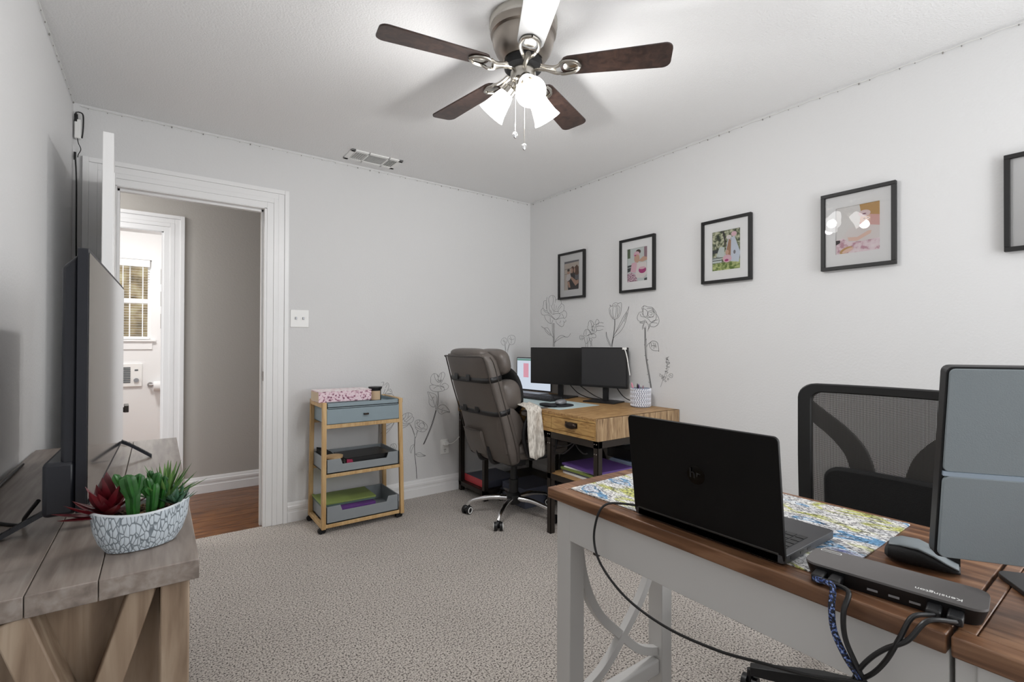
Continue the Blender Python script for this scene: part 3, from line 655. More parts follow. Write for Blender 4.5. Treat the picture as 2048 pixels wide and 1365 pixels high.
framed(2, 'black framed photo of a child sitting before a pale play tent', {'size': (.172, .232), 'polys': [
    ('leafy', full), ('grass', [(0, 0), (1, 0), (1, .22), (0, .18)]), ('darkg', [(0, .44), (.25, .46), (.25, .54), (0, .54)]), ('dk', [(.36, .98), (.42, .98), (.46, .8), (.5, .7), (.42, .56), (.44, .72)]),
    ('pale', [(.14, .36), (.26, .6), (.44, .58), (.44, .32)]), ('pale', [(0, .2), (.34, .2), (.34, .34), (0, .34)]), ('darkg', [(0, .25), (.34, .25), (.34, .27), (0, .27)]), ('darkg', [(0, .31), (.34, .31), (.34, .33), (0, .33)]),
    ('tent', [(.44, .3), (.58, .84), (.66, .84), (.64, .2)]), ('tan', [(.48, .4), (.6, .78), (.68, .72), (.68, .3), (.6, .24)]), ('tent', [(.66, .2), (.68, .8), (.8, .82), (1, .4), (.95, .16)]), ('pinkp', blob(.78, .88, .1, .06)), ('whitecloth', blob(.6, .82, .1, .05)),
    ('greyp', blob(.8, .42, .04, .05)), ('skin', blob(.54, .44, .06, .06)), ('pinkp', blob(.54, .28, .16, .10)), ('mag', blob(.52, .24, .07, .03)), ('grass', [(.3, 0), (1, 0), (1, .16), (.6, .12)])]})
framed(3, 'black framed photo of a baby on a pink blanket, reflecting the fan lamps', {'size': (.180, .225), 'polys': [
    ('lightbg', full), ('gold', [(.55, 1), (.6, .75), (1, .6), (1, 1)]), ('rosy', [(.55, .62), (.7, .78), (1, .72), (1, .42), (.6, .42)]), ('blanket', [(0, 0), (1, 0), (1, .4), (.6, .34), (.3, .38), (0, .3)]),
    ('whitecloth', [(.15, .34), (.3, .52), (.6, .58), (1, .5), (1, .25), (.6, .22), (.3, .24)]), ('skinb', blob(.68, .68, .12, .13)), ('blush', blob(.66, .80, .14, .07)), ('maroon', blob(.66, .79, .045, .012)), ('dk', blob(.66, .69, .02, .007)), ('dk', blob(.74, .69, .02, .007)), ('mag', blob(.71, .61, .02, .01)),
    ('skinb', [(.3, .26), (.5, .24), (.8, .36), (.82, .42), (.74, .42), (.5, .32), (.28, .34)]), ('gold', blob(.24, .07, .16, .06, rot=.3)), ('skinb', blob(.28, .06, .14, .04, rot=.3)), ('dk', [(0, .2), (.1, .24), (.1, .3), (0, .3)])]})
framed(4, 'black framed picture cut off by the right edge of the photo', {'size': (.172, .232), 'polys': [('lightbg', full), ('rosy', blob(.5, .45, .3, .3)), ('skinb', blob(.5, .65, .14, .13))]})

# ------------------------------------------------------------------ flower decals drawn on the walls
def decal(label, plane, origin, scale, lines, w=.0019):
    """each line is traced on the wall it is printed on; becomes a thin raised ribbon"""
    bm = BM()
    n = Vector((-1, 0, 0)) if plane == 'x' else Vector((0, -1, 0))
    ends = []
    for ln in lines:
        closed = False
        if ln[0] == 'c': closed = True; ln = ln[1:]
        wid = w
        if ln[0] == 'w': wid = ln[1]; ln = ln[2:]
        P = []
        for (zx, zy) in ln:
            px, py = origin[0]+zx/scale, origin[1]+zy/scale
            P.append(on_x(px, py, XR-.0008) if plane == 'x' else on_y(px, py, YB-.0008))
        S = smoothpts(P, 5, closed)
        if closed: S.append(S[0])
        vs = []
        for i, p in enumerate(S):
            d = (S[min(i+1, len(S)-1)]-S[max(i-1, 0)]); d = d.normalized() if d.length > 1e-9 else Vector((0, 0, 1))
            s = d.cross(n)*wid/2; vs.append((bm.verts.new(p+s), bm.verts.new(p-s), bm.verts.new(p+s+n*.0004), bm.verts.new(p-s+n*.0004)))
        for a, b in zip(vs[:-1], vs[1:]):
            bm.faces.new((a[2], a[3], b[3], b[2])); bm.faces.new((a[0], b[0], b[2], a[2])); bm.faces.new((a[1], a[3], b[3], b[1]))
    tag(obj('flower_decal', bm, 'ink', smooth=False), label, 'wall decal', group='line drawn flower decals on the walls')
def petals(cx, cy, r, n, k=.35, ph=0, rx=1, ry=1):
    out = []
    for i in range(n):
        a = ph+2*math.pi*i/n; b = ph+2*math.pi*(i+1)/n; m_ = (a+b)/2
        out.append([(cx+k*r*rx*math.cos(a), cy+k*r*ry*math.sin(a)), (cx+r*.85*rx*math.cos(a+.1), cy+r*.85*ry*math.sin(a+.1)), (cx+r*1.02*rx*math.cos(m_), cy+r*1.02*ry*math.sin(m_)), (cx+r*.85*rx*math.cos(b-.1), cy+r*.85*ry*math.sin(b-.1)), (cx+k*r*rx*math.cos(b), cy+k*r*ry*math.sin(b))])
    return out
# peony
decal('line drawn peony decal under the first framed photo', 'x', (1070, 580), 10.5, [
    [(300, 300), (285, 200), (310, 140), (360, 118), (410, 140), (432, 200), (425, 270)], [(375, 130), (385, 220), (370, 330)], [(300, 300), (300, 400), (330, 500)],
    [(255, 150), (240, 230), (250, 330), (250, 430), (300, 500)], [(235, 230), (190, 235), (180, 300), (170, 380), (210, 430), (250, 450)], [(230, 260), (240, 400)], [(165, 385), (130, 430), (135, 500), (180, 535), (270, 525)], [(180, 430), (220, 470), (270, 490)],
    [(425, 270), (440, 210), (490, 190), (535, 205), (550, 290), (500, 360)], [(550, 290), (590, 310), (612, 350), (600, 440), (530, 490), (500, 500)], [(560, 340), (500, 420), (480, 470)], [(500, 360), (470, 420)],
    [(270, 490), (330, 530), (400, 600), (440, 625), (520, 600), (600, 580), (560, 500)], [(370, 520), (440, 500), (530, 510), (500, 580), (450, 620)], [(600, 440), (640, 450), (668, 500), (655, 570), (610, 605), (600, 580)], [(270, 525), (330, 560), (420, 630)],
    [(195, 545), (230, 630), (290, 695), (345, 705), (375, 640)], [(320, 580), (325, 700)], [(440, 640), (450, 690), (510, 750), (560, 775), (600, 750), (610, 690), (600, 650)], [(610, 690), (650, 660), (640, 630)], [(545, 650), (520, 700)],
    [(380, 430), (400, 470), (390, 520)], [(400, 430), (430, 460), (470, 450), (500, 480)], [(340, 320), (360, 390), (380, 430)], [(410, 300), (400, 380), (400, 430)], [(450, 330), (440, 400), (430, 430)], [(320, 420), (350, 480), (360, 520)],
    ['w', .003, (385, 700), (385, 850), (395, 1000), (395, 1195)], [(362, 705), (365, 850), (380, 1000), (378, 1195)], [(405, 700), (408, 1000), (410, 1195)],
    [(135, 765), (190, 805), (260, 800), (300, 850), (345, 950), (385, 1010)], [(195, 810), (230, 880), (290, 940), (345, 955)], [(215, 820), (330, 940)],
    [(410, 1130), (440, 1050), (520, 970), (580, 960), (640, 990), (700, 985), (750, 915)], [(420, 1100), (500, 1040), (590, 990), (640, 990)]])
decal('line drawn daffodil cluster decal above the left black monitor', 'x', (1070, 580), 10.5, [
    [(1120, 760), (1125, 690), (1165, 645), (1215, 680), (1230, 740), (1200, 790)], [(1170, 660), (1190, 760)], [(1260, 700), (1300, 620), (1345, 670), (1320, 740)], [(1270, 760), (1330, 700), (1400, 690), (1440, 700)], [(1280, 780), (1360, 760), (1450, 770)], [(1290, 850), (1360, 855), (1430, 830)],
    [(1240, 730), (1290, 720), (1270, 780), (1300, 850), (1260, 900)], [(1100, 760), (1110, 830), (1060, 840), (1030, 900), (1030, 960), (1090, 970), (1140, 930)], [(1070, 850), (1075, 950)], [(1110, 830), (1150, 880), (1150, 940), (1090, 970)],
    ['c', (950, 960), (1000, 965), (1030, 1000), (1000, 1045), (950, 1040), (940, 1000)], [(960, 985), (1020, 990)], [(955, 1020), (1015, 1025)], [(1050, 990), (1045, 1060), (1070, 1130), (1110, 1110), (1140, 1050), (1130, 980)], [(1090, 1000), (1100, 1110)],
    [(1160, 940), (1200, 930), (1260, 930), (1280, 990), (1240, 1010), (1190, 1000)], ['c', (1150, 1020), (1190, 1030), (1195, 1070), (1160, 1080)], [(1180, 780), (1230, 760), (1250, 830), (1240, 900), (1190, 920), (1160, 870)], [(1190, 800), (1230, 880)], [(1210, 770), (1200, 900)], [(1170, 840), (1240, 850)],
    [(1060, 1130), (1065, 1200)], [(1110, 1115), (1105, 1200)], [(1160, 1090), (1175, 1150), (1165, 1195)], [(1185, 1085), (1195, 1190)], [(1130, 830), (1160, 900), (1200, 960)]])
decal('line drawn tulip decal above the right black monitor', 'x', (1200, 590), 6.825, [
    [(135, 135), (140, 165), (125, 200), (140, 280), (180, 330), (200, 338)], [(200, 338), (250, 310), (285, 240), (292, 115), (250, 120), (225, 150)], [(135, 135), (155, 160), (180, 125), (210, 108), (245, 115)], [(160, 160), (190, 150), (215, 165), (250, 150), (275, 180)],
    [(180, 160), (172, 240), (190, 320)], [(225, 170), (218, 250), (200, 335)], [(275, 180), (260, 260), (225, 320)], [(140, 200), (150, 270), (185, 325)], [(200, 130), (220, 150)], [(240, 170), (238, 300)],
    ['w', .003, (198, 340), (198, 420), (185, 540), (160, 700)], [(205, 340), (205, 430), (190, 550), (165, 715)], [(84, 505), (85, 570), (110, 640), (150, 715)], [(84, 505), (100, 580), (130, 650), (152, 700)],
    [(397, 155), (370, 220), (320, 300), (270, 400), (230, 480), (190, 560), (165, 640), (160, 710)], [(397, 155), (370, 290), (330, 420), (270, 510), (200, 570), (175, 620)], [(365, 240), (300, 390), (225, 500), (200, 540)], [(370, 250), (330, 370)]])
decal('line drawn rose decal with a long thorned stem', 'x', (1200, 590), 6.825, [
    [(570, 180), (600, 150), (650, 165), (715, 175), (760, 230), (775, 270), (805, 330), (800, 390), (750, 435), (690, 430), (680, 400)], [(570, 180), (580, 230), (540, 240), (510, 300), (520, 350), (560, 365), (600, 355)], [(575, 190), (620, 200), (650, 240), (640, 290), (600, 290), (575, 250)],
    [(715, 180), (740, 230), (770, 290), (750, 350), (700, 375), (660, 330)], [(660, 230), (700, 215), (735, 250), (730, 290), (690, 305), (655, 280), (660, 230)], [(675, 245), (700, 235), (712, 260), (695, 280), (680, 265)], [(640, 190), (700, 190), (740, 240)], [(560, 295), (620, 310), (660, 330), (690, 375)], [(545, 260), (560, 295)],
    [(600, 150), (590, 200), (590, 280)], [(700, 375), (740, 350), (790, 340)], [(680, 400), (720, 380), (790, 390)], [(640, 290), (660, 310), (730, 300)],
    [(535, 380), (580, 375), (620, 370), (655, 400), (665, 440), (650, 500)], [(610, 385), (580, 430), (578, 475)], [(545, 385), (600, 392)], [(680, 395), (675, 440), (660, 470)], [(600, 395), (590, 450), (600, 460)], [(610, 340), (605, 380)], [(620, 345), (640, 380)],
    [(605, 440), (610, 560), (612, 680), (620, 820), (645, 1000), (690, 1270)], [(625, 430), (625, 560), (635, 700), (640, 860), (665, 1010), (705, 1275)], ['w', .003, (615, 450), (618, 640), (632, 880), (680, 1150), (697, 1270)], [(625, 620), (632, 600), (628, 640)], [(612, 690), (603, 680)], [(640, 890), (656, 885), (645, 905)], [(620, 835), (605, 828)], [(655, 960), (662, 955)], [(655, 1090), (640, 1085)], [(675, 1200), (660, 1190)],
    [(635, 710), (660, 670), (700, 650)], [(675, 690), (690, 645), (730, 630), (780, 650), (795, 700), (803, 772), (790, 765), (730, 760), (690, 730), (675, 690)], [(700, 660), (705, 720)], [(720, 650), (740, 690), (735, 740)], [(750, 660), (765, 730)], [(700, 690), (770, 700)]])
decal('small line drawn sprig decal on the wall, right of the rose', 'x', (1200, 590), 6.825, [
    [(940, 840), (905, 900), (920, 960), (900, 1040), (870, 1130), (850, 1190), (825, 1260)], [(930, 850), (900, 870), (940, 900), (895, 920), (955, 930), (900, 975), (950, 985), (895, 1010)], [(900, 880), (930, 890), (910, 860)], [(905, 930), (950, 940), (940, 915)], [(890, 1050), (930, 1060), (900, 1080)], [(880, 1040), (915, 1045), (930, 1015)],
    [(815, 1075), (850, 1110), (815, 1110), (820, 1080)], [(860, 1090), (840, 1150), (870, 1140)], [(845, 1135), (900, 1120), (885, 1150), (860, 1170)], ['c', (960, 1075), (990, 1085), (985, 1130), (950, 1125), (940, 1100)], [(955, 1090), (980, 1115)], ['c', (925, 1140), (940, 1150), (925, 1165)], ['c', (885, 1170), (905, 1180), (890, 1190)], [(905, 1090), (920, 1120)], [(870, 1110), (850, 1140)]], .0014)
# pair of pansies beside the corner
decal('small pair of line drawn flowers above the grey chair', 'y', (1000, 640), 5.389, [['c', (10, 240), (25, 205), (55, 195), (75, 220), (65, 255), (35, 275)], [(25, 225), (60, 240), (45, 260)], [(40, 210), (45, 250)], ['c', (85, 220), (90, 180), (130, 165), (163, 190), (155, 250), (120, 270), (95, 250)], [(100, 200), (125, 215), (155, 205)], [(125, 215), (120, 255)], [(110, 180), (125, 215)],
    [(50, 270), (60, 340), (72, 430)], [(105, 265), (85, 330), (72, 430)], [(58, 268), (66, 340)], [(97, 265), (80, 330)]], .0016)
# poppy and carnations
decal('line drawn poppy decal beside the grey chair', 'y', (740, 740), 5.933, [
    [(720, 130), (725, 80), (760, 45), (800, 60), (815, 90)], [(720, 130), (725, 160), (755, 180), (820, 190)], [(820, 90), (830, 50), (870, 28), (888, 60), (870, 110), (830, 180)], [(760, 45), (775, 110), (810, 150)], [(800, 60), (820, 140)], [(850, 40), (840, 110), (830, 150)], [(795, 110), (820, 130), (850, 120), (830, 150), (800, 140)],
    [(755, 180), (710, 190), (715, 225), (740, 250), (790, 262), (850, 255), (880, 240), (870, 200), (825, 188)], [(880, 240), (920, 225), (930, 190), (890, 160), (850, 180)], [(820, 195), (790, 200), (755, 225)], [(825, 195), (850, 240)], [(835, 195), (880, 215)],
    [(803, 265), (808, 330), (795, 420), (780, 470)], [(812, 265), (815, 340), (805, 420), (790, 475)], ['w', .005, (782, 480), (735, 640), (680, 780), (632, 888)], ['w', .003, (790, 480), (745, 640), (690, 780), (640, 885)],
    [(682, 262), (700, 330), (702, 400), (740, 440), (775, 430), (795, 340), (770, 290), (682, 262)], [(700, 275), (740, 340), (770, 430)], [(740, 340), (760, 320)], [(735, 365), (715, 350)], [(800, 470), (820, 430), (860, 415), (900, 430), (948, 500), (900, 505), (850, 525), (815, 510), (800, 470)], [(810, 460), (860, 480), (945, 500)], [(850, 470), (870, 450)], [(860, 485), (850, 510)], [(775, 430), (782, 480)]], .0018)
decal('pair of line drawn carnations decal right of the cart', 'y', (740, 740), 5.933, [
    [(375, 570), (400, 530), (455, 512), (495, 525), (500, 555), (520, 575), (500, 620), (460, 635), (400, 640), (370, 600)], [(410, 610), (440, 580), (480, 545)], [(430, 620), (470, 590), (495, 560)], [(380, 600), (420, 560), (425, 525)], [(455, 515), (450, 570)], [(370, 655), (400, 665), (450, 650), (470, 635)], [(375, 700), (420, 680), (455, 655)], [(395, 570), (410, 610), (440, 625)],
    ['c', (535, 620), (570, 595), (620, 610), (670, 650), (680, 690), (650, 730), (600, 735), (545, 700)], ['c', (585, 650), (610, 630), (640, 645), (645, 680), (610, 695), (585, 675)], [(545, 640), (580, 625), (590, 600)], [(540, 680), (590, 705), (640, 700), (670, 710)], [(560, 610), (565, 660), (600, 690)], [(625, 615), (650, 660)], [(600, 735), (610, 715)],
    [(460, 640), (495, 690), (520, 760), (535, 800)], [(475, 640), (505, 700), (530, 770)], [(570, 720), (555, 770), (540, 810)], [(560, 725), (545, 770)], ['w', .004, (535, 800), (528, 900), (532, 1020), (545, 1130), (555, 1295)], [(528, 885), (490, 905), (475, 950), (487, 992), (500, 940), (528, 890)],
    [(540, 1000), (590, 985), (625, 1005), (660, 1022), (600, 1032), (560, 1025), (540, 1000)], [(545, 1005), (650, 1020)]], .0018)
decal('line drawn flower decal partly hidden behind the cart', 'y', (740, 740), 5.933, [
    [(135, 150), (165, 150), (150, 200)], [(170, 185), (205, 155), (225, 190), (205, 250), (175, 285)], [(205, 170), (185, 215)], [(210, 250), (240, 228), (262, 275), (210, 285), (175, 285)], [(225, 245), (250, 265)], [(262, 285), (284, 315)], [(190, 285), (260, 290)], [(180, 230), (150, 320), (120, 500), (100, 800)],
    [(130, 760), (170, 690), (230, 650), (290, 615), (260, 680), (200, 750), (140, 800)], [(165, 730), (240, 690), (285, 625)], ['c', (243, 900), (265, 882), (300, 880), (315, 920), (290, 965), (260, 945)], [(255, 890), (290, 950)], [(275, 885), (300, 940)], [(100, 800), (90, 1000), (92, 1200)], [(385, 1110), (392, 1080), (402, 1072)], [(380, 1125), (390, 1095)]], .0018)

# ------------------------------------------------------------------ console table with television and planter
CZ = .77
con = thing('console_table', 'weathered wooden console table with crossed end braces along the left wall', 'console table', (-.155, 1.8, 0))
rb = relbox((-.155, 1.8, 0))
for (x0, x1) in ((-.0785, .064), (-.1685, -.0797), (XL+.006, -.1697)):
    bm = BM(); rb(bm, x0, x1, 1.07, 2.50, CZ-.036, CZ); obj('top_plank', bm, 'console_top', con, bevel=.0016)
for (x0, x1, y0, y1) in ((.006, .050, 1.085, 1.135), (.006, .050, 2.43, 2.48), (XL+.02, XL+.064, 1.085, 1.135), (XL+.02, XL+.064, 2.43, 2.48)):
    bm = BM(); rb(bm, x0, x1, y0, y1, 0, CZ-.036); obj('leg', bm, 'console_wood', con, bevel=.003)
for y0, y1 in ((1.150, 1.168), (2.40, 2.418)):
    bm = BM(); rb(bm, XL+.064, .006, y0, y1, .05, CZ-.037); obj('end_panel', bm, 'console_wood', con, bevel=.002)
def beam(p0, p1, w, y0, y1, nm, L=(-.155, 1.8, 0)):
    p0 = Vector((p0[0], 0, p0[1])); p1 = Vector((p1[0], 0, p1[1])); d = (p1-p0).normalized(); s = Vector((d.z, 0, -d.x))*w/2; o = Vector(L)
    c = [p0-s, p0+s, p0+s, p0-s, p1-s, p1+s, p1+s, p1-s]; ys = [y0, y0, y1, y1]*2
    bm = BM(); hexa(bm, [Vector((q.x, yy, q.z))-o for q, yy in zip(c, ys)]); return obj(nm, bm, 'console_wood', con, bevel=.003)
beam((-.018, CZ-.038), (-.225, .05), .040, 1.098, 1.150, 'cross_brace'); beam((-.186, CZ-.038), (.010, .10), .045, 1.076, 1.148, 'cross_brace')
beam((-.018, CZ-.038), (-.225, .05), .040, 2.418, 2.45, 'cross_brace'); beam((-.186, CZ-.038), (.010, .10), .045, 2.42, 2.47, 'cross_brace')
bm = BM(); rb(bm, .012, .032, 1.135, 2.43, CZ-.12, CZ-.037); rb(bm, XL+.03, XL+.05, 1.135, 2.43, CZ-.12, CZ-.037); obj('apron', bm, 'console_wood', con, bevel=.002)
bm = BM(); rb(bm, XL+.03, .04, 1.17, 2.40, .16, .185); obj('lower_shelf', bm, 'console_wood', con, bevel=.003)

tv = thing('television', 'flat screen television standing on two splayed feet', 'television', (-.118, 1.34, CZ), R(-1.1))
TL = .86; zb, zt = .060, .590
bm = BM(); prism(bm, rrect(-.055, TL-.055, zb, zt, .006, 3), 'x', -.012, .004); obj('panel', bm, 'navy', tv)
bm = BM(); prism(bm, rrect(-.047, TL-.063, zb+.012, zt-.008, .003, 2), 'x', .004, .0055); obj('screen', bm, 'tvscreen', tv, smooth=False)
bm = BM(); hexa(bm, [(-.036, -.045, zb+.01), (-.012, -.045, zb+.01), (-.012, TL-.09, zb+.01), (-.036, TL-.09, zb+.01), (-.036, -.045, zt-.04), (-.012, -.045, zt-.012), (-.012, TL-.09, zt-.012), (-.036, TL-.09, zt-.04)])
obj('rear_housing', bm, 'navy', tv, bevel=.006)
bm = BM(); box(bm, -.062, -.012, -.05, .62, zb-.002, zb+.105); obj('connector_box', bm, 'navy', tv, bevel=.008)
for y in (.075, .80):
    bm = BM()
    for (tx, ty) in ((-.145, -.02), (.085, -.02)):
        P = smoothpts([(-.012, y, zb+.006), (-.012+(tx+.012)*.35, y+ty*.35, zb-.010), (tx*.95, y+ty, .008), (tx, y+ty, .005)], 5)
        for i in range(len(P)-1): 
            a, b = P[i], P[i+1]; hexa(bm, [a+Vector((0, -.011, -.005)), b+Vector((0, -.011, -.005)), b+Vector((0, .011, -.005)), a+Vector((0, .011, -.005)), a+Vector((0, -.009, .006)), b+Vector((0, -.009, .005)), b+Vector((0, .009, .005)), a+Vector((0, .009, .006))])
    obj('foot', bm, 'navy', tv)
bm = BM(); tube(bm, smoothpts([(-.20, 1.40, .84), (-.225, 1.43, .80), (-.235, 1.47, CZ+.005), (-.30, 1.55, CZ+.005), (-.345, 1.7, CZ+.006), (-.352, 2.2, CZ+.006)], 8), .004, 8)
tag(obj('power_cable', bm, 'cable'), 'black cable drooping behind the television onto the console', 'cable')

# planter
PX, PY = -.024, 1.212
pl = thing('planter_bowl', 'oval white carved bowl holding artificial succulents on the console', 'planter', (PX, PY, CZ), R(12))
prof = [(.62, .0, .0), (.72, .004, 0), (.86, .028, .2), (.95, .055, .5), (1.0, .082, 1)]
def oval(s, z, a=.081, b=.054, n=48, tilt=0): return [Vector((a*s*math.cos(2*math.pi*i/n), b*s*math.sin(2*math.pi*i/n), z+tilt*math.cos(2*math.pi*i/n)**2)) for i in range(n)]
bm = BM(); loft(bm, [oval(.60, 0), oval(.70, .002), oval(.84, .02, tilt=0), oval(.94, .042, tilt=.004), oval(1.0, .072, tilt=.010)], caps=False); face(bm, oval(.60, 0)); obj('bowl', bm, 'bowl', pl)
bm = BM(); loft(bm, [oval(1.0, .072, tilt=.010), oval(.985, .076, tilt=.010), oval(.93, .074, tilt=.010), oval(.90, .058)], caps=False); obj('rim', bm, 'bowlrim', pl)
bm = BM(); face(bm, oval(.92, .066))
for _ in range(170):
    a = random.uniform(0, 6.28); r = math.sqrt(random.random())*.86; s = random.uniform(.002, .0038)
    sell(bm, (.088*r*math.cos(a),   .054*r*math.sin(a), .067), s, s, s*.8, 2, nu=6, nv=4)
obj('gravel', bm, 'gravel', pl); pl.children[-1]['kind'] = 'stuff'
def leaf(bm, base, d, L, w, curl=.2, thick=.2, mi=0, tipmi=None, n=7):
    d = Vector(d).normalized(); up_ = Vector((0, 0, 1)); side = d.cross(up_); side = side.normalized() if side.length > 1e-4 else Vector((1, 0, 0)); nr = side.cross(d).normalized()
    rings = []
    for i in range(n):
        t = i/(n-1); ww = w*math.sin(math.pi*min(.98, .18+.82*t)**.9)*(1 if t < .5 else 1)+.0004; ww = w*(.55+.9*t-1.45*t**2.2) if t < .98 else .0003
        ww = max(.0003, ww); c = Vector(base)+d*L*t+nr*(curl*L*t*t)
        rings.append([c+side*ww, c+nr*(-ww*thick*1.2), c-side*ww, c+nr*(ww*thick*.3)])
    loft(bm, rings, True, mi)
bm = BM(); base = Vector((-.052, .004, .072))
for k in range(15):
    a = R(k*137.5); el = R(12+62*(k/15)); L = .062-.012*(k/15)
    leaf(bm, base+Vector((0, 0, .002*k*.4)), (math.cos(a)*math.cos(el), math.sin(a)*math.cos(el), math.sin(el)), L*1.1, .016, .1, .3)
for (dx, dy, dz, L) in ((-.9, -.35, .42, .08), (-.9, .0, .15, .082), (-.5, -.5, .75, .072), (-.2, -.2, 1, .075), (.35, 0, .9, .07), (0, .3, 1, .08), (-.95, -.2, .05, .075)):
    leaf(bm, base, (dx, dy, dz), L, .019, .08, .3)
obj('red_succulent', bm, 'redleaf', pl)
def cactus(bm, base, tip, r, ribs=5, arms=()):
    b = Vector(base); t = Vector(tip); d = (t-b); n = 10; a = d.normalized().orthogonal().normalized(); c = d.normalized().cross(a); rings = []
    for i in range(n+1):
        s = i/n; rr = r*(.85+.2*math.sin(s*2.2))*(1 if s < .8 else math.sqrt(max(.02, 1-((s-.8)/.2)**2)))
        rings.append([b+d*s+(a*math.cos(th)+c*math.sin(th))*rr*(1+.22*math.cos(ribs*th)) for th in [2*math.pi*k/20 for k in range(20)]])
    loft(bm, rings, True)
bm = BM()
cactus(bm, (-.018, -.022, .066), (-.020, -.024, .118), .0095); cactus(bm, (-.020, -.024, .104), (-.030, -.026, .148), .011); cactus(bm, (-.014, -.020, .106), (-.008, -.018, .145), .008); cactus(bm, (-.026, -.018, .108), (-.046, -.012, .150), .006)
cactus(bm, (.010, -.022, .066), (.014, -.022, .126), .0085); cactus(bm, (.012, -.022, .098), (.002, -.024, .136), .0065); cactus(bm, (.014, -.020, .112), (.022, -.020, .142), .0065); cactus(bm, (.008, -.02, .100), (-.002, -.026, .118), .0065)
cactus(bm, (.026, -.012, .070), (.034, -.014, .132), .0075); cactus(bm, (.016, -.01, .11), (.010, -.008, .146), .005)
obj('cactus', bm, 'cactus', pl)
bm = BM(); base = Vector((.040, .006, .080))
for k in range(44):
    a = R(k*137.5+20); el = R(12+68*(k/44)); L = .082-.02*random.random()
    leaf(bm, base, (math.cos(a)*math.cos(el), math.sin(a)*math.cos(el), math.sin(el)), L, .0056, .06, .5)
obj('spiky_succulent', bm, 'aloe', pl)
bm = BM(); base = Vector((.052, -.020, .074))
for k in range(20):
    a = R(k*137.5); el = R(8+50*(k/20)); L = .040
    leaf(bm, base, (math.cos(a)*math.cos(el), math.sin(a)*math.cos(el), math.sin(el)), L, .006, .25, .4)
obj('rosette_succulent', bm, 'aloe_b', pl)

# ------------------------------------------------------------------ storage cart
ca = thing('rolling_cart', 'slim wooden rolling cart with blue-grey drawer and trays', 'cart', (1.077, 3.24, 0))
rb = relbox((1.077, 3.24, 0)); L = Vector((1.077, 3.24, 0))
def post(x0, y0, x1, y1, nm='post'):
    a = .013; bm = BM()
    hexa(bm, [Vector(p)-L for p in ((x0-a, y0-a, .030), (x0+a, y0-a, .030), (x0+a, y0+a, .030), (x0-a, y0+a, .030), (x1-a, y1-a, .805), (x1+a, y1-a, .805), (x1+a, y1+a, .805), (x1-a, y1+a, .805))]); return obj(nm, bm, 'bamboo', ca, bevel=.003)
CX0, CX1, CY0, CY1 = .823, 1.333, 3.083, 3.398
for x0, x1 in ((CX0, CX0+.003), (CX1, CX1-.016)):
    post(x0, CY0, x1, CY0+.008); post(x0, CY1, x1, CY1-.02)
for x0, nm in ((CX0-.01, 'l'), (CX1-.014, 'r')):
    for z0, z1 in ((.030, .056), (.772, .803)):
        bm = BM(); rb(bm, x0-.002, x0+.022, CY0+.012, CY1-.02, z0, z1); obj('side_rail', bm, 'bamboo', ca, bevel=.003)
for z0, z1 in ((.034, .056), (.342, .363), (.644, .668)):
    bm = BM(); rb(bm, CX0+.012, CX1-.02, CY0-.008, CY0+.014, z0, z1); obj('front_rail', bm, 'bamboo', ca, bevel=.002)
    bm = BM(); rb(bm, CX0+.012, CX1-.02, CY1-.02, CY1, z0, z1); obj('rear_rail', bm, 'bamboo', ca, bevel=.002)
def tray(z0, h, m, notch=True, back=True):
    x0, x1, y0, y1 = CX0+.014, CX1-.024, CY0-.004, CY1-.01; t_ = .008; bm = BM()
    rb(bm, x0, x1, y0, y1, z0, z0+t_); rb(bm, x0, x0+t_, y0, y1, z0, z0+h); rb(bm, x1-t_, x1, y0, y1, z0, z0+h); rb(bm, x0, x1, y1-t_, y1, z0, z0+h)
    if notch:
        n0, n1, hh = x0+.10, x1-.085, h-.035
        poly = [(x0, z0), (x1, z0), (x1, z0+h), (n1+.012, z0+h), (n1, z0+hh), (n0, z0+hh), (n0-.012, z0+h), (x0, z0+h)]
        prism(bm, [(u-L.x, v) for u, v in poly], 'y', y0-L.y, y0+t_-L.y)
    else: rb(bm, x0, x1, y0, y0+t_, z0, z0+h)
    return obj('tray', bm, m, ca, bevel=.0015)
tray(.057, .105, 'cartgrey'); tray(.364, .088, 'cartgrey')
bm = BM(); x0, x1, y0, y1 = CX0+.014, CX1-.026, CY0-.004, CY1-.012
rb(bm, x0, x1, y0, y1, .669, .675); rb(bm, x0, x0+.008, y0, y1, .669, .800); rb(bm, x1-.008, x1, y0, y1, .669, .800); rb(bm, x0, x1, y1-.008, y1, .669, .800); rb(bm, x0, x1, y0, y0+.01, .765, .800); rb(bm, x0, x1, y0, y1, .770, .778)
obj('top_tray', bm, 'cartblue', ca, bevel=.0015)
bm = BM(); rb(bm, x0+.002, x1-.002, y0-.004, y0+.008, .672, .762); dr = obj('drawer', bm, 'cartblue', ca, bevel=.002)
bm = BM(); rb(bm, 1.065, 1.095, y0-.022, y0-.016, .716, .726); rb(bm, 1.065, 1.071, y0-.018, y0-.003, .716, .726); rb(bm, 1.089, 1.095, y0-.018, y0-.003, .716, .726); obj('drawer_pull', bm, 'bronze', dr, bevel=.001)
for x in (CX0, CX1-.01):
    for y in (CY0+.02, CY1-.02):
        bm = BM(); rb(bm, x-.016, x+.022, y-.014, y+.014, .022, .032); cyl(bm, Vector((x-.012, y-.012, .016))-L, Vector((x-.012, y+.012, .016))-L, .016); cyl(bm, Vector((x+.006, y-.010, .015))-L, Vector((x+.006, y+.010, .015))-L, .013); obj('caster', bm, 'blackm', ca, bevel=.001)
bm = BM(); box(bm, -.15, .15, -.11, .11, 0, .055); o = obj('paper_stack', bm, 'paper'); o.location = (1.0, 3.235, .0665); tag(o, 'pile of white papers beneath the green folders in the bottom tray', 'papers')
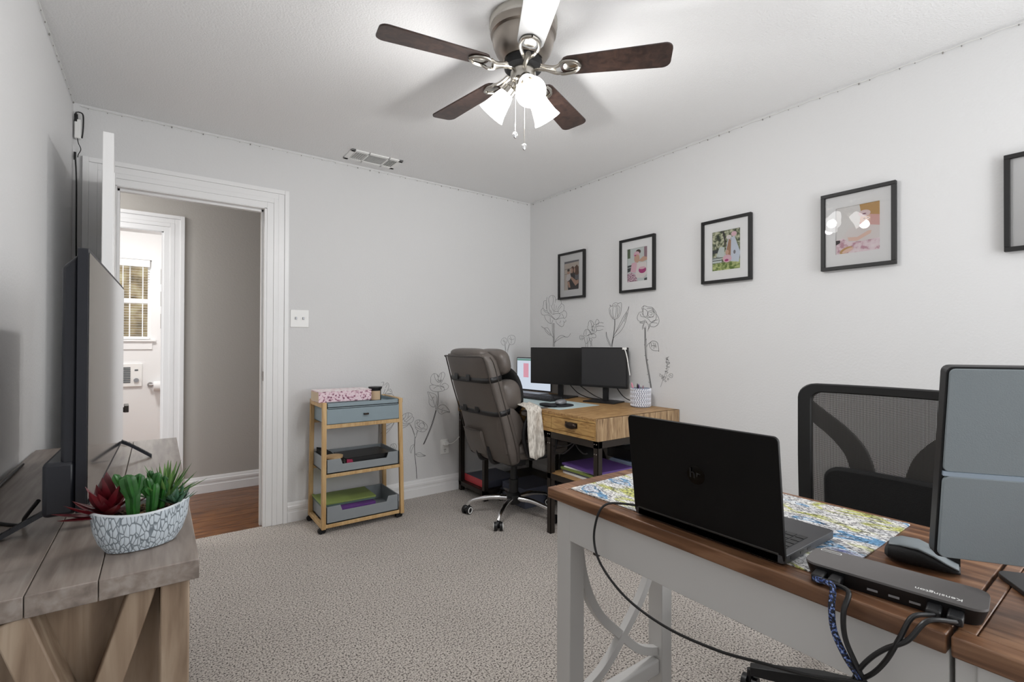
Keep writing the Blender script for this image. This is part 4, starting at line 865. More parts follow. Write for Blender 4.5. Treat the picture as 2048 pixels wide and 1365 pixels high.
# things on the cart
t = thing('keepsake_box', 'pink floral patterned box on top of the rolling cart', 'box', (.965, 3.205, .803))
bm = BM(); box(bm, -.166, .166, -.09, .09, 0, .066); obj('cover', bm, ['print_pink'], t, bevel=.002)
bm = BM(); box(bm, -.1675, -.166, -.086, .086, .004, .062); obj('side_panel', bm, 'pages', t)
bm = BM(); box(bm, -.167, .167, -.091, .091, .066, .069); obj('lid', bm, 'print_pink_top', t, bevel=.001)
t = thing('jar_candle', 'black jar candle with a kraft label beside the floral box', 'candle', (1.190, 3.205, .779))
bm = BM(); lathe(bm, [(.001, 0), (.036, 0), (.038, .004), (.038, .080), (.036, .082), (.001, .082)], 32); obj('jar', bm, 'black', t)
bm = BM(); lathe(bm, [(.001, .082), (.041, .082), (.046, .096), (.045, .100), (.001, .101)], 32); obj('lid', bm, 'black', t)
bm = BM(); S = []
for i in range(13): a = R(195+110*i/12); S.append((.0388*math.cos(a), .0388*math.sin(a)))
rings = [[Vector((u, v, z)) for u, v in S] for z in (.014, .074)]; loft(bm, rings, False, closed_u=False); obj('label', bm, 'label', t)
t = thing('desk_organizer', 'black open box in the middle tray of the cart', 'organizer', (.905, 3.27, .372))
bm = BM(); prism(bm, [(-.055, 0), (.045, 0), (.045, .055), (.0, .10), (-.055, .112)], 'y', -.03, -.022); box(bm, -.055, .045, -.03, .09, 0, .006); box(bm, -.055, -.047, -.03, .09, 0, .10); prism(bm, [(-.055, 0), (.045, 0), (.045, .055), (.0, .10), (-.055, .112)], 'y', .082, .09); box(bm, .039, .045, -.03, .09, 0, .055); obj('box_body', bm, 'blackm', t)
t = thing('wooden_disc', 'round light wood disc lying on the middle tray of the cart', 'wooden disc', (.902, 3.150, .388))
bm = BM(); lathe(bm, [(.001, 0), (.052, 0), (.052, .06), (.001, .06)], 36); obj('base', bm, 'bronze', t)
bm = BM(); lathe(bm, [(.001, .06), (.055, .06), (.056, .072), (.001, .073)], 36); obj('top', bm, 'woodlid', t)
t = thing('ring_binder', 'black ring binder lying in the middle tray of the cart', 'binder', (1.12, 3.235, .402))
bm = BM(); box(bm, -.165, .15, -.125, .10, .036, .040); box(bm, -.165, .15, -.125, .10, 0, .004); box(bm, -.165, .15, -.125, -.121, 0, .04); obj('cover', bm, 'black', t, bevel=.001)
bm = BM(); box(bm, -.160, .145, -.118, .095, .005, .034); obj('papers', bm, 'paper', t)
for o in (t,): o.rotation_euler = (0, 0, R(3))
bm = BM(); box(bm, -.15, .15, -.12, .12, 0, .028); o = obj('paper_stack', bm, 'paper'); o.location = (1.12, 3.235, .3725); o.rotation_euler = (0, 0, R(-2)); tag(o, 'white papers under the black binder in the cart tray', 'papers')
bm = BM(); prism(bm, [(0, 0), (.05, 0), (.035, .05), (.0, .055)], 'y', 0, .002); o = obj('note_card', bm, mat('magenta_card', srgb(150, 30, 72), .5)); o.location = (.965, 3.09, .385); tag(o, 'small magenta card beside the wooden disc', 'card')
bm = BM(); box(bm, -.17, .17, -.12, .12, 0, .012); o = obj('folder', bm, 'teal', bevel=.001); o.location = (1.00, 3.255, .1435); tag(o, 'grey-green folder under the bright green one in the bottom tray', 'folder', 'folders in the bottom tray')
bm = BM(); box(bm, -.17, .17, -.12, .12, 0, .010); box(bm, -.18, -.165, -.12, .12, .006, .016); o = obj('folder', bm, 'green', bevel=.001); o.location = (1.005, 3.258, .156); o.rotation_euler = (0, 0, R(-1)); tag(o, 'bright green folder in the bottom tray of the cart', 'folder', 'folders in the bottom tray')
bm = BM(); box(bm, -.115, .115, -.003, .08, 0, .018); o = obj('notebook', bm, 'purple', bevel=.001); o.location = (1.040, 3.093, .124); o.rotation_euler = (0, R(.5), R(1)); tag(o, 'thin purple notebook leaning in the front notch of the bottom tray', 'notebook')

# ------------------------------------------------------------------ wooden desk in the far corner
DK = (2.33, 2.65, 0)
dk = thing('wooden_desk', 'rustic light wood desk with drawers on a dark steel frame', 'desk', DK); rb = relbox(DK); L = Vector(DK)
DX, DYA, DYB = 1.957, 1.879, 3.418
bm = BM(); rb(bm, DX+.002, XR-.004, DYA+.002, DYB, .742, .757); obj('desktop', bm, 'rustic', dk, bevel=.002)
bm = BM(); rb(bm, DX, XR-.004, DYA, DYA+.018, .632, .757); obj('side_panel', bm, 'rustic_v', dk, bevel=.002)
bm = BM(); rb(bm, DX, XR-.004, DYB-.016, DYB, .632, .741); rb(bm, XR-.02, XR-.004, DYA+.018, DYB-.016, .632, .741); rb(bm, DX+.02, XR-.02, DYA+.018, DYB-.016, .632, .645); obj('carcass', bm, 'rustic', dk)
bm = BM(); rb(bm, DX, DX+.014, DYA+.018, DYB-.016, .730, .7415); rb(bm, DX, DX+.014, DYA+.018, DYB-.016, .632, .650); rb(bm, DX, DX+.014, DYA+.018, DYA+.024, .650, .730); obj('front_frame', bm, 'rustic_f', dk, bevel=.001)
for (a, b) in ((DYA+.026, 2.272), (2.276, 3.01), (3.014, DYB-.018)):
    bm = BM(); rb(bm, DX+.0015, DX+.016, a, b, .6525, .7275); d_ = obj('drawer', bm, 'rustic_f', dk, bevel=.0015)
    c = (a+b)/2+.005
    bm = BM(); sell(bm, (DX-.004-L.x, c-L.y, .695-L.z), .022, .046, .020, 2.3); box(bm, DX-.003-L.x, DX+.002-L.x, c-.05-L.y, c+.05-L.y, .683, .713); obj('cup_pull', bm, 'bronze', d_)
rv = []
for (ya, yb, sz) in ((DYA+.004, 2.314, .375), (3.03, DYB-.006, .075)):
    for x in (DX+.004, XR-.045):
        for y in (ya, yb-.034):
            bm = BM(); rb(bm, x, x+.034, y, y+.003, .0, .632); rb(bm, x, x+.003, y, y+.034, .0, .632) if x < 2.3 else rb(bm, x+.031, x+.034, y, y+.034, 0, .632)
            lg = obj('leg', bm, 'steel', dk)
            bm = BM(); k = 0
            for (ry, rz) in ((y+.010, .615), (y+.026, .615), (y+.010, .560), (y+.026, .560)):
                cyl(bm, Vector((x-.002, ry, rz))-L, Vector((x+.002, ry, rz))-L, .0035, seg=8)
            obj('rivets', bm, 'rivet', lg)
    for z0, z1 in ((.592, .631), (sz-.035, sz-.001)):
        for q in ((DX+.004, DX+.010, ya, yb), (DX+.010, XR-.012, ya, ya+.006), (DX+.010, XR-.012, yb-.006, yb)):
            bm = BM(); rb(bm, q[0], q[1], q[2], q[3], z0, z1); obj('steel_rail', bm, 'steel', dk, bevel=.001)
    bm = BM(); rb(bm, DX+.012, XR-.014, ya+.006, yb-.006, sz-.024, sz); obj('shelf', bm, 'rustic' if sz > .2 else 'steel', dk, bevel=.001)
# things below
def slab(nm, m, x0, x1, y0, y1, z0, z1, label, cat, group=None, rz=0, bev=.001):
    bm = BM(); cx, cy = (x0+x1)/2, (y0+y1)/2; box(bm, x0-cx, x1-cx, y0-cy, y1-cy, 0, z1-z0); o = obj(nm, bm, m, bevel=bev); o.location = (cx, cy, z0); o.rotation_euler = (0, 0, rz); tag(o, label, cat, group); return o
G = 'folders stacked on the desk shelf'
for i, (m, h, lab) in enumerate((('paper', .012, 'white notebook at the bottom of the stack under the wooden desk'), ('slate', .010, 'grey folder low in the stack under the wooden desk'), ('green', .014, 'green folder in the middle of the stack under the wooden desk'), ('paper', .008, 'white folder just beneath the purple ones under the desk'), ('purple2', .012, 'purple folder topmost in the stack under the wooden desk'))):
    z = .376+[0, .013, .024, .039, .048][i]; slab('folder', m, 2.02+.008*(i % 2), 2.36-.01*i, 1.935, 2.235+.01*(i % 3), z, z+h, lab, 'folder', G, R((-3, 2, 0, 3, -4)[i]))
slab('paper_pack', 'bluepaper', 2.40, 2.62, 1.96, 2.20, .376, .425, 'pale blue paper pack behind the purple folders', 'paper pack')
slab('black_device', 'black', 2.42, 2.60, 2.02, 2.24, .43, .50, 'black box shaped device on the paper pack', 'device', bev=.004)
slab('grey_box', 'greyplastic', 2.50, 2.63, 2.16, 2.27, .502, .545, 'small grey box on the black device under the desk', 'box', bev=.003)
t = thing('ring_binder', 'grey binder with a red spine on the low shelf under the desk', 'binder', (2.0, 3.23, .076))
bm = BM(); box(bm, .006, .30, -.155, .155, 0, .052); obj('cover', bm, 'slate', t, bevel=.002)
bm = BM(); box(bm, 0, .0055, -.156, .156, 0, .054); obj('spine', bm, 'red', t, bevel=.001)
slab('storage_box', 'slate', 2.10, 2.40, 2.72, 3.0, .002, .14, 'slate grey box on the carpet beneath the desk', 'box', bev=.004)
t = thing('backpack', 'black backpack slumped on the carpet under the wooden desk', 'bag', (2.47, 2.52, 0))
bm = BM(); sell(bm, (0, 0, .24), .13, .17, .24, 3.2); obj('bag_body', bm, 'blackm', t)
bm = BM(); sell(bm, (-.115, 0, .17), .05, .13, .12, 3); obj('front_pocket', bm, 'blackm', t)
bm = BM(); tube(bm, smoothpts([(-.02, -.04, .47), (-.02, -.03, .51), (-.02, .03, .51), (-.02, .04, .47)], 6), .008, 8); obj('handle', bm, 'black', t)
bm = BM(); P = smoothpts([(1.992, 2.10, .60), (1.985, 2.16, .56), (1.985, 2.24, .55), (1.985, 2.29, .53), (1.985, 2.26, .505), (1.985, 2.19, .51), (1.985, 2.12, .56), (1.99, 2.09, .595)], 8)
tube(bm, P, .004, 8); tube(bm, smoothpts([(1.99, 2.10, .598), (1.985, 2.06, .56), (1.985, 2.02, .54), (1.985, 1.99, .545)], 6), .004, 8)
tag(obj('power_cable', bm, 'cable'), 'black looped cable hanging beneath the wooden desk', 'cable')

# things on the desk
slab('desk_pad', 'aqua', 2.02, 2.40, 2.30, 3.05, .7572, .7592, 'pale blue desk pad under the black keyboard', 'desk pad', rz=R(3), bev=.0005)
def mon(label, c, ang, W, H, zc, scr):
    t = thing('monitor', label, 'monitor', (c[0], c[1], .757), ang, group='black monitors on the wooden desk')
    z0, z1 = zc-.757-H/2, zc-.757+H/2
    bm = BM(); prism(bm, rrect(-W/2, W/2, z0, z1, .004, 2), 'x', -.016, .010); obj('housing', bm, 'black', t)
    bm = BM(); box(bm, -.0175, -.016, -W/2+.007, W/2-.007, z0+.016, z1-.007); obj('screen', bm, scr, t, smooth=False)
    bm = BM(); sell(bm, (.022, 0, zc-.757), .02, .12, .09, 3.5); obj('back_cover', bm, 'black', t)
    bm = BM(); box(bm, .014, .030, -.022, .022, .006, zc-.757); obj('stand_neck', bm, 'black', t, bevel=.003)
    bm = BM(); prism(bm, rrect(-.10, .09, -.125, .125, .012, 4), 'z', 0, .008); obj('stand_base', bm, 'black', t, bevel=.001)
    return t
t1 = mon('black monitor on the wooden desk nearer the room corner', (2.550, 2.865), R(18), .52, .290, 1.000, 'matte_screen')
t2 = mon('black monitor with a white strip hanging at its top corner', (2.600, 2.435), R(16), .365, .290, 1.005, 'matte_screen2')
bm = BM(); tube(bm, smoothpts([(-.021, -.160, .385), (-.022, -.172, .37), (-.022, -.186, .32), (-.02, -.193, .27), (-.01, -.200, .20)], 6), .004, 8); box(bm, -.024, -.017, -.180, -.150, .378, .393)
o = obj('white_strap', bm, 'white'); o.location = t2.location; o.rotation_euler = t2.rotation_euler; tag(o, 'white strap hanging from the corner of the right monitor', 'strap')
# laptop behind
t = thing('laptop', 'open laptop with a lit pale screen behind the left monitor', 'laptop', (2.53, 3.20, .757), R(8))
bm = BM(); prism(bm, rrect(-.25, .02, -.19, .19, .012, 3), 'z', 0, .016); obj('base', bm, 'silver', t)
bm = BM(); prism(bm, rrect(-.20, .20, .02, .30, .01, 3), 'x', .03, .037); ld = obj('lid', bm, 'black', t)
bm = BM(); box(bm, .0285, .030, -.192, .192, .03, .292); obj('screen', bm, 'laptoplit', ld, smooth=False)
bm = BM(); box(bm, .0275, .0287, .055, .115, .13, .25); box(bm, .0275, .0287, -.19, .19, .272, .290, mi=1); obj('screen_window', bm, ['laptoppink', 'laptopgreen'], ld, smooth=False)
t = thing('keyboard', 'black full size keyboard on the pale blue desk pad', 'keyboard', (2.315, 2.86, .760), R(4))
bm = BM(); hexa(bm, [(-.068, -.22, 0), (.068, -.22, 0), (.068, .22, 0), (-.068, .22, 0), (-.068, -.22, .010), (.068, -.22, .020), (.068, .22, .020), (-.068, .22, .010)]); obj('base', bm, 'black', t, bevel=.003)
bm = BM()
for r_ in range(6):
    for c_ in range(22):
        x = -.058+r_*.0205; y = -.208+c_*.0191; z = .010+(x+.068)/.136*.010; box(bm, x, x+.0165, y, y+.0165, z, z+.006)
k_ = obj('keys', bm, 'matte_screen2', t, bevel=0, smooth=False); k_['kind'] = 'stuff'
t = thing('mouse_pad', 'black gel mouse pad with wrist rest on the desk pad', 'mouse pad', (2.17, 2.455, .7595), R(0))
bm = BM(); prism(bm, [(p[0], p[1]) for p in blob(0, 0, .115, .10, 28)], 'z', 0, .004); obj('pad', bm, 'mousepad', t)
bm = BM(); sell(bm, (-.085, 0, .010), .035, .075, .012, 2.4); obj('wrist_rest', bm, 'mousepad', t)
t = thing('computer_mouse', 'silver and grey computer mouse on the black mouse pad', 'mouse', (2.20, 2.455, .7640), R(20))
bm = BM(); sell(bm, (0, 0, .016), .055, .031, .018, 2.4); obj('body', bm, 'silver', t)
bm = BM(); sell(bm, (.015, 0, .0215), .034, .022, .014, 2.2); obj('buttons', bm, 'greyplastic', t)
# pen cup
t = thing('pen_cup', 'white woven pattern cup on the wooden desk', 'cup', (2.595, 2.105, .757))
bm = BM(); lathe(bm, [(.001, 0), (.058, 0), (.062, .004), (.062, .122), (.058, .126), (.056, .122), (.056, .008), (.001, .008)], 48); obj('cup_body', bm, mat('cup_recess', srgb(150, 156, 172), .5), t)
bm = BM()
for row in range(8):
    for k in range(26):
        a0 = 2*math.pi*(k+(.5 if row % 2 else 0))/26; z0 = .008+row*.0142; rr = .0628
        p = Vector((rr*math.cos(a0), rr*math.sin(a0), z0)); q = Vector((rr*math.cos(a0+(.16 if row % 2 else -.16)), rr*math.sin(a0+(.16 if row % 2 else -.16)), z0+.0135)); tube(bm, [p, (p+q)/2+Vector((math.cos(a0), math.sin(a0), 0))*.0012, q], .0046, 6)
obj('woven_relief', bm, 'cupw', t); t.children[-1]['kind'] = 'stuff'
for i, (dx, dy, tx, ty, m, lab) in enumerate(((-.02, .03, -.035, .045, 'pink', 'pink pen in the white woven cup'), (-.01, .01, -.02, .01, 'black', 'thick black marker in the white woven cup'), (0, .02, .005, .02, 'purple', 'purple pen in the white woven cup'), (.01, -.01, .01, -.012, 'mauve', 'mauve pen in the white woven cup'), (-.015, -.015, -.03, -.025, 'greyplastic', 'grey pencil in the white woven cup'))):
    bm = BM(); b0 = Vector((dx*.6, dy*.6, .008)); b1 = Vector((tx, ty, .150-.006*i)); cyl(bm, b0, b1, .006, seg=10); cyl(bm, b1, b1+(b1-b0).normalized()*.012, .005, .001, seg=10)
    o = obj('pen', bm, m); o.location = (2.595, 2.105, .757); tag(o, lab, 'pen', 'pens in the cup')
# monitor cables
for i, (P, lab) in enumerate((([(2.58, 2.83, .90), (2.63, 2.75, .80), (2.66, 2.66, .765), (2.66, 2.55, .763)], 'thin black cable hanging behind the left monitor'), ([(2.60, 2.78, .90), (2.65, 2.62, .80), (2.67, 2.52, .765), (2.68, 2.42, .763)], 'thicker black cable sagging between the two far monitors'), ([(2.64, 2.40, .92), (2.66, 2.32, .81), (2.66, 2.22, .775), (2.67, 2.12, .763)], 'black cable looping behind the right monitor'))):
    bm = BM(); tube(bm, smoothpts(P, 8), .0035, 8); tag(obj('monitor_cable', bm, 'cable'), lab, 'cable', 'monitor cables on the wooden desk')

# ------------------------------------------------------------------ grey leather office chair
EC = (1.989, 2.704, 0)
ch = thing('executive_chair', 'grey leather high-back office chair with black straps', 'office chair', EC); L = Vector(EC)
def W3(x, y, z): return Vector((x, y, z))-L
def backring(x, z, hw, th, lean=.18, n=36, e=4.0):
    f = lambda v: math.copysign(abs(v)**(2/e), v); out = []
    for i in range(n):
        a = 2*math.pi*i/n; out.append(W3(x+th/2+th/2*f(math.cos(a))+0, 2.704+hw*f(math.sin(a)), z+th/2*f(math.cos(a))*lean))
    return out
prof = [(1.800, .405, .225, .085), (1.776, .425, .243, .115), (1.750, .50, .252, .135), (1.722, .60, .256, .13), (1.695, .70, .256, .12), (1.662, .80, .254, .12), (1.628, .90, .252, .125), (1.600, 1.0, .250, .125), (1.582, 1.06, .247, .12), (1.572, 1.09, .240, .105), (1.575, 1.108, .222, .08)]
bm = BM(); loft(bm, [backring(*p) for p in prof]); bk = obj('backrest', bm, 'leather', ch, ang=60)
# seam piping along the rim of the back and its side
for off, rr, m in ((-.002, .0042, 'leather_d'),):
    for s in (-1, 1):
        P = smoothpts([W3(x+th*.10, 2.704+s*hw*.97, z) for x, z, hw, th in prof[:-1]], 4); bm = BM(); tube(bm, P, rr, 8); obj('piping', bm, m, bk)
        P = smoothpts([W3(x+th*.55, 2.704+s*(hw+.001), z) for x, z, hw, th in prof[1:-1]], 4); bm = BM(); tube(bm, P, .003, 8); obj('piping', bm, m, bk)
bm = BM(); x, z, hw, th = prof[-2]; tube(bm, smoothpts([W3(x+.01, 2.704-.235, 1.085), W3(x-.002, 2.704-.21, 1.092), W3(x-.003, 2.704, 1.090), W3(x-.002, 2.704+.21, 1.092), W3(x+.01, 2.704+.235, 1.085)], 6), .004, 8); obj('piping', bm, 'leather_d', bk)
bm = BM(); sell(bm, W3(1.635, 2.72, 1.108), .062, .195, .036, 2.9); obj('headrest', bm, 'leather', ch)
bm = BM(); sell(bm, W3(1.735, 2.60, 1.055), .055, .17, .085, 3.2, Matrix.Rotation(R(-14), 4, 'Y')); obj('head_pillow', bm, 'leather', ch)
for yy in (2.525, 2.88):
    bm = BM(); sell(bm, W3(1.80, yy, .845), .085, .085, .10, 2.6, Matrix.Rotation(R(-10), 4, 'Y')); obj('side_cushion', bm, 'leather', ch)
for yy in (2.475, 2.93):
    bm = BM(); loft(bm, [[W3(px_, yy+s*.03, pz_) for px_, pz_, s in ((1.74, zz, -1), (1.80+dx, zz, -.5), (1.80+dx, zz, .5), (1.74, zz, 1))] for zz, dx in ((.46, .03), (.55, .09), (.64, .13), (.70, .10), (.80, -.02))])
    obj('side_wing', bm, 'leather', ch, ang=70, subsurf=1)
bm = BM(); sell(bm, W3(1.885, 2.66, .86), .035, .19, .17, 2.2, Matrix.Rotation(R(-8), 4, 'Y')); obj('lumbar_cushion', bm, 'blackm', ch)
# straps
def strap(z, dz, nm='strap'):
    def at(zq):
        for a, b in zip(prof[:-1], prof[1:]):
            if a[1] <= zq <= b[1]: k = (zq-a[1])/(b[1]-a[1]); return [a[i]+(b[i]-a[i])*k for i in range(4)]
    bm = BM(); x, _, hw, th = at(z)
    ring = backring(x, z, hw+.003, th+.006); ring = [p+Vector((-.003, 0, 0)) for p in ring]
    loft(bm, [[p+Vector((0, 0, -.017)) for p in ring], [p+Vector((-.0008, 0, .017)) for p in ring]], False); s = obj(nm, bm, 'black', ch, ang=70)
    sd = s.modifiers.new('sol', 'SOLIDIFY'); sd.thickness = .003
    for yy in (2.83, 2.68):
        bm = BM(); xb = x-.006; box(bm, xb-.006-L.x, xb+.004-L.x, yy-.022-L.y, yy+.022-L.y, z-.020, z+.020); obj('buckle', bm, 'black', s, bevel=.003)
strap(.955, 0); strap(.745, 0)
# pocket
pk = BM()
rings = []
for z, b in ((.435, .012), (.50, .020), (.56, .024), (.60, .020)):
    xx = {.435: 1.768, .50: 1.748, .56: 1.731, .60: 1.720}[z]
    rings.append([W3(xx-.002, 2.90, z), W3(xx-b, 2.89, z), W3(xx-b-.004, 2.80, z), W3(xx-b, 2.69, z), W3(xx-.002, 2.68, z)])
loft(pk, rings, True); obj('pocket', pk, 'leather', ch, bevel=.003)
bm = BM(); tube(bm, smoothpts([W3(1.700, 2.895, .602), W3(1.696, 2.80, .598), W3(1.700, 2.685, .602)], 6), .004, 8); obj('pocket_trim', bm, 'leather_d', ch)
# seat
bm = BM(); sell(bm, W3(2.06, 2.704, .475), .27, .262, .062, 4.2); st = obj('seat', bm, 'leather', ch)
bm = BM(); P = [W3(2.06+.272*math.copysign(abs(math.cos(t_))**.5, math.cos(t_)), 2.704+.264*math.copysign(abs(math.sin(t_))**.5, math.sin(t_)), .475) for t_ in [2*math.pi*i/48 for i in range(48)]]; tube(bm, P, .004, 8, closed=True); obj('piping', bm, 'leather_d', st)
bm = BM(); sell(bm, W3(2.06, 2.704, .535), .235, .225, .035, 3.6); obj('seat_cushion', bm, 'leather', ch)
# armrests
for yy in (2.425, 2.983):
    bm = BM(); sell(bm, W3(2.00, yy, .735), .15, .040, .026, 3.2); a_ = obj('armrest', bm, 'leather', ch)
    bm = BM(); tube(bm, smoothpts([W3(1.90, yy, .72), W3(1.86, yy, .60), W3(1.90, yy, .46), W3(1.99, yy+(.05 if yy < 2.7 else -.05), .425)], 6), .013, 10); tube(bm, smoothpts([W3(2.10, yy, .72), W3(2.14, yy, .60), W3(2.10, yy, .46), W3(2.02, yy+(.05 if yy < 2.7 else -.05), .425)], 6), .013, 10); obj('arm_bracket', bm, 'black', a_)
bm = BM(); box(bm, 1.86-L.x, 2.12-L.x, 2.60-L.y, 2.81-L.y, .385, .42); box(bm, 1.93-L.x, 2.05-L.x, 2.64-L.y, 2.77-L.y, .34, .39); obj('tilt_mechanism', bm, 'black', ch, bevel=.005)
bm = BM(); tube(bm, smoothpts([W3(1.90, 2.66, .40), W3(1.80, 2.66, .39), W3(1.765, 2.66, .43), W3(1.755, 2.66, .50)], 5), .016, 8); obj('back_bracket', bm, 'black', ch)
bm = BM(); tube(bm, smoothpts([W3(1.90, 2.80, .40), W3(1.80, 2.80, .39), W3(1.765, 2.80, .43), W3(1.755, 2.80, .50)], 5), .016, 8); obj('back_bracket', bm, 'black', ch)
bm = BM(); tube(bm, smoothpts([W3(1.93, 2.85, .40), W3(1.88, 2.93, .39), W3(1.82, 2.97, .45)], 5), .012, 8); obj('side_bracket', bm, 'black', ch)
bm = BM(); cyl(bm, W3(1.989, 2.704, .09), W3(1.989, 2.704, .24), .032, seg=24); cyl(bm, W3(1.989, 2.704, .24), W3(1.989, 2.704, .38), .022, seg=24); obj('gas_column', bm, 'black', ch)
bm = BM(); lathe(bm, [(.001, .075), (.045, .075), (.052, .09), (.050, .135), (.036, .15), (.001, .15)], 28); obj('hub', bm, 'black', ch)
for k in range(5):
    a = R(144.3+72*k); c, s = math.cos(a), math.sin(a)
    bm = BM(); P = smoothpts([Vector((.04*c, .04*s, .112)), Vector((.15*c, .15*s, .115)), Vector((.24*c, .24*s, .100)), Vector((.29*c, .29*s, .085)), Vector((.318*c, .318*s, .058))], 6)
    tube(bm, P, .014, 12, rf=lambda u: .019-.008*u); bl_ = obj('base_leg', bm, 'chrome', ch)
    mx = Matrix.Translation((.32*c, .32*s, 0)) @ Matrix.Rotation(R(200+37*k), 4, 'Z')
    bm = BM(); 
    for o2 in (-.018, .018): cyl(bm, mx @ Vector((0, o2-.009, .026)), mx @ Vector((0, o2+.009, .026)), .028, seg=24)
    sell(bm, mx @ Vector((0, 0, .036)), .030, .012, .024, 2); cs = obj('caster', bm, 'black', bl_)
    bm = BM()
    for o2 in (-.028, .028):
        P = [mx @ Vector((.0195*math.cos(q), o2, .026+.0195*math.sin(q))) for q in [2*math.pi*i/20 for i in range(20)]]; tube(bm, P, .0036, 6, closed=True)
    obj('caster_ring', bm, 'white', cs)
# cloth over the armrest
nu, nv = 14, 30; rings = []
for j in range(nv+1):
    t_ = j/nv; row = []
    for i in range(nu+1):
        u = i/nu; x = 1.83+.115*u+.02*t_
        if t_ < .25: y = 2.475-.06*(t_/.25); z = .790-.012*(t_/.25)
        elif t_ < .35: k = (t_-.25)/.10; y = 2.415-.055*math.sin(k*math.pi/2); z = .778-.03*(1-math.cos(k*math.pi/2))
        else: k = (t_-.35)/.65; y = 2.360-.012*k+.008*math.sin(u*9+k*3); z = .748-.26*k-.035*k*math.sin(u*2.8+.3)
        z += .003*math.sin(u*14+t_*5); row.append((x, y, z))
    rings.append([Vector(p) for p in row])
bm = BM(); loft(bm, rings, False, closed_u=False); o = obj('throw_cloth', bm, 'tweed', ang=80); o.modifiers.new('sol', 'SOLIDIFY').thickness = .006
tag(o, 'cream tweed cloth draped over the armrest of the grey chair', 'cloth')

# ------------------------------------------------------------------ white desk in the foreground
WD = (1.16, .62, 0)
wd = thing('writing_desk', 'white desk with brown wooden top and curved side braces', 'desk', WD); rb = relbox(WD); L = Vector(WD)
TX0, TX1, TY0, TY1, TZ = .907, 1.412, .195, 1.068, .760
bm = BM(); rb(bm, TX0+.034, TX1-.034, TY0, TY1-.05, TZ-.026, TZ-.0008); obj('desktop', bm, 'desk_brown', wd, bevel=.0015)
for q in ((TX0, TX0+.032, TY0, TY1), (TX1-.032, TX1, TY0, TY1), (TX0+.033, TX1-.033, TY1-.048, TY1)):
    bm = BM(); rb(bm, q[0], q[1], q[2], q[3], TZ-.030, TZ); obj('edge_board', bm, 'desk_brown', wd, bevel=.003)
for (x0, x1, y0, y1) in ((.930, .985, .998, 1.053), (1.340, 1.392, .998, 1.053), (.930, .985, .20, .255), (1.340, 1.392, .20, .255)):
    bm = BM(); rb(bm, x0, x1, y0, y1, 0, TZ-.030); obj('leg', bm, 'desk_white', wd, bevel=.0025)
bm = BM(); rb(bm, .928, .950, .196, .998, .622, TZ-.030); obj('apron', bm, 'desk_white', wd, bevel=.002)
bm = BM(); rb(bm, 1.37, 1.388, .255, .998, .622, TZ-.030); obj('apron', bm, 'desk_white', wd, bevel=.002)
for y0 in (1.010, .218):
    bm = BM(); rb(bm, .985, 1.340, y0, y0+.022, .622, TZ-.030); obj('apron', bm, 'desk_white', wd, bevel=.002)
    bm = BM(); rb(bm, .985, 1.340, y0-.004, y0+.032, .085, .135); obj('stretcher', bm, 'desk_white', wd, bevel=.006)
    for flip in (0, 1):
        P = [(.975, .66), (1.00, .50), (1.06, .375), (1.162, .272), (1.25, .195), (1.345, .155)] if not flip else [(1.352, .66), (1.33, .50), (1.268, .375), (1.162, .262), (1.08, .195), (.980, .155)]
        S = smoothpts([(u, 0, v) for u, v in P], 6); A = []; B = []
        for i, p in enumerate(S):
            d = (S[min(i+1, len(S)-1)]-S[max(i-1, 0)]).normalized(); n_ = Vector((d.z, 0, -d.x))*.013; A.append(p+n_); B.append(p-n_)
        ya, yb = (y0+.002, y0+.024) if not flip else (y0-.002, y0+.020)
        bm = BM(); loft(bm, [[Vector((a.x, ya, a.z))-L, Vector((a.x, yb, a.z))-L, Vector((b.x, yb, b.z))-L, Vector((b.x, ya, b.z))-L] for a, b in zip(A, B)]); obj('curved_brace', bm, 'desk_white', wd, bevel=.001)
WD2 = (1.16, -.25, 0)
w2_ = thing('side_desk', 'white desk with brown top butted against the first, cut by the frame', 'desk', WD2); rb = relbox(WD2)
bm = BM(); rb(bm, TX0+.034, TX1+.25, -.72, .168, TZ-.026, TZ-.0008); obj('desktop', bm, 'desk_brown', w2_, bevel=.002)
bm = BM(); rb(bm, TX0, TX0+.032, -.72, .190, TZ-.030, TZ); obj('edge_board', bm, 'desk_brown', w2_, bevel=.003)
bm = BM(); rb(bm, TX0+.033, TX1+.25, .169, .190, TZ-.030, TZ); obj('edge_board', bm, 'desk_brown', w2_, bevel=.002)
bm = BM(); rb(bm, .928, .945, -.70, .190, .08, TZ-.030); rb(bm, .945, 1.62, .150, .168, .08, TZ-.030); rb(bm, 1.60, 1.62, -.70, .15, .08, TZ-.03); rb(bm, .945, 1.6, -.7, -.68, .08, TZ-.03); obj('cabinet_body', bm, 'desk_white', w2_, bevel=.002)
bm = BM(); rb(bm, .922, .928, -.69, .166, .10, TZ-.030); obj('back_panel', bm, 'desk_white', w2_, bevel=.002)
bm = BM(); rb(bm, .93, 1.61, -.69, .16, 0, .08); obj('plinth', bm, 'desk_white', w2_)

# desk mat
bm = BM(); prism(bm, rrect(-.215, .222, -.33, .33, .004, 2), 'z', 0, .0022); o = obj('desk_mat', bm, 'deskmat', None); o.location = (1.165, .688, TZ); o.rotation_euler = (0, 0, R(.6)); tag(o, 'colourful marbled desk mat under the black laptop', 'desk mat')

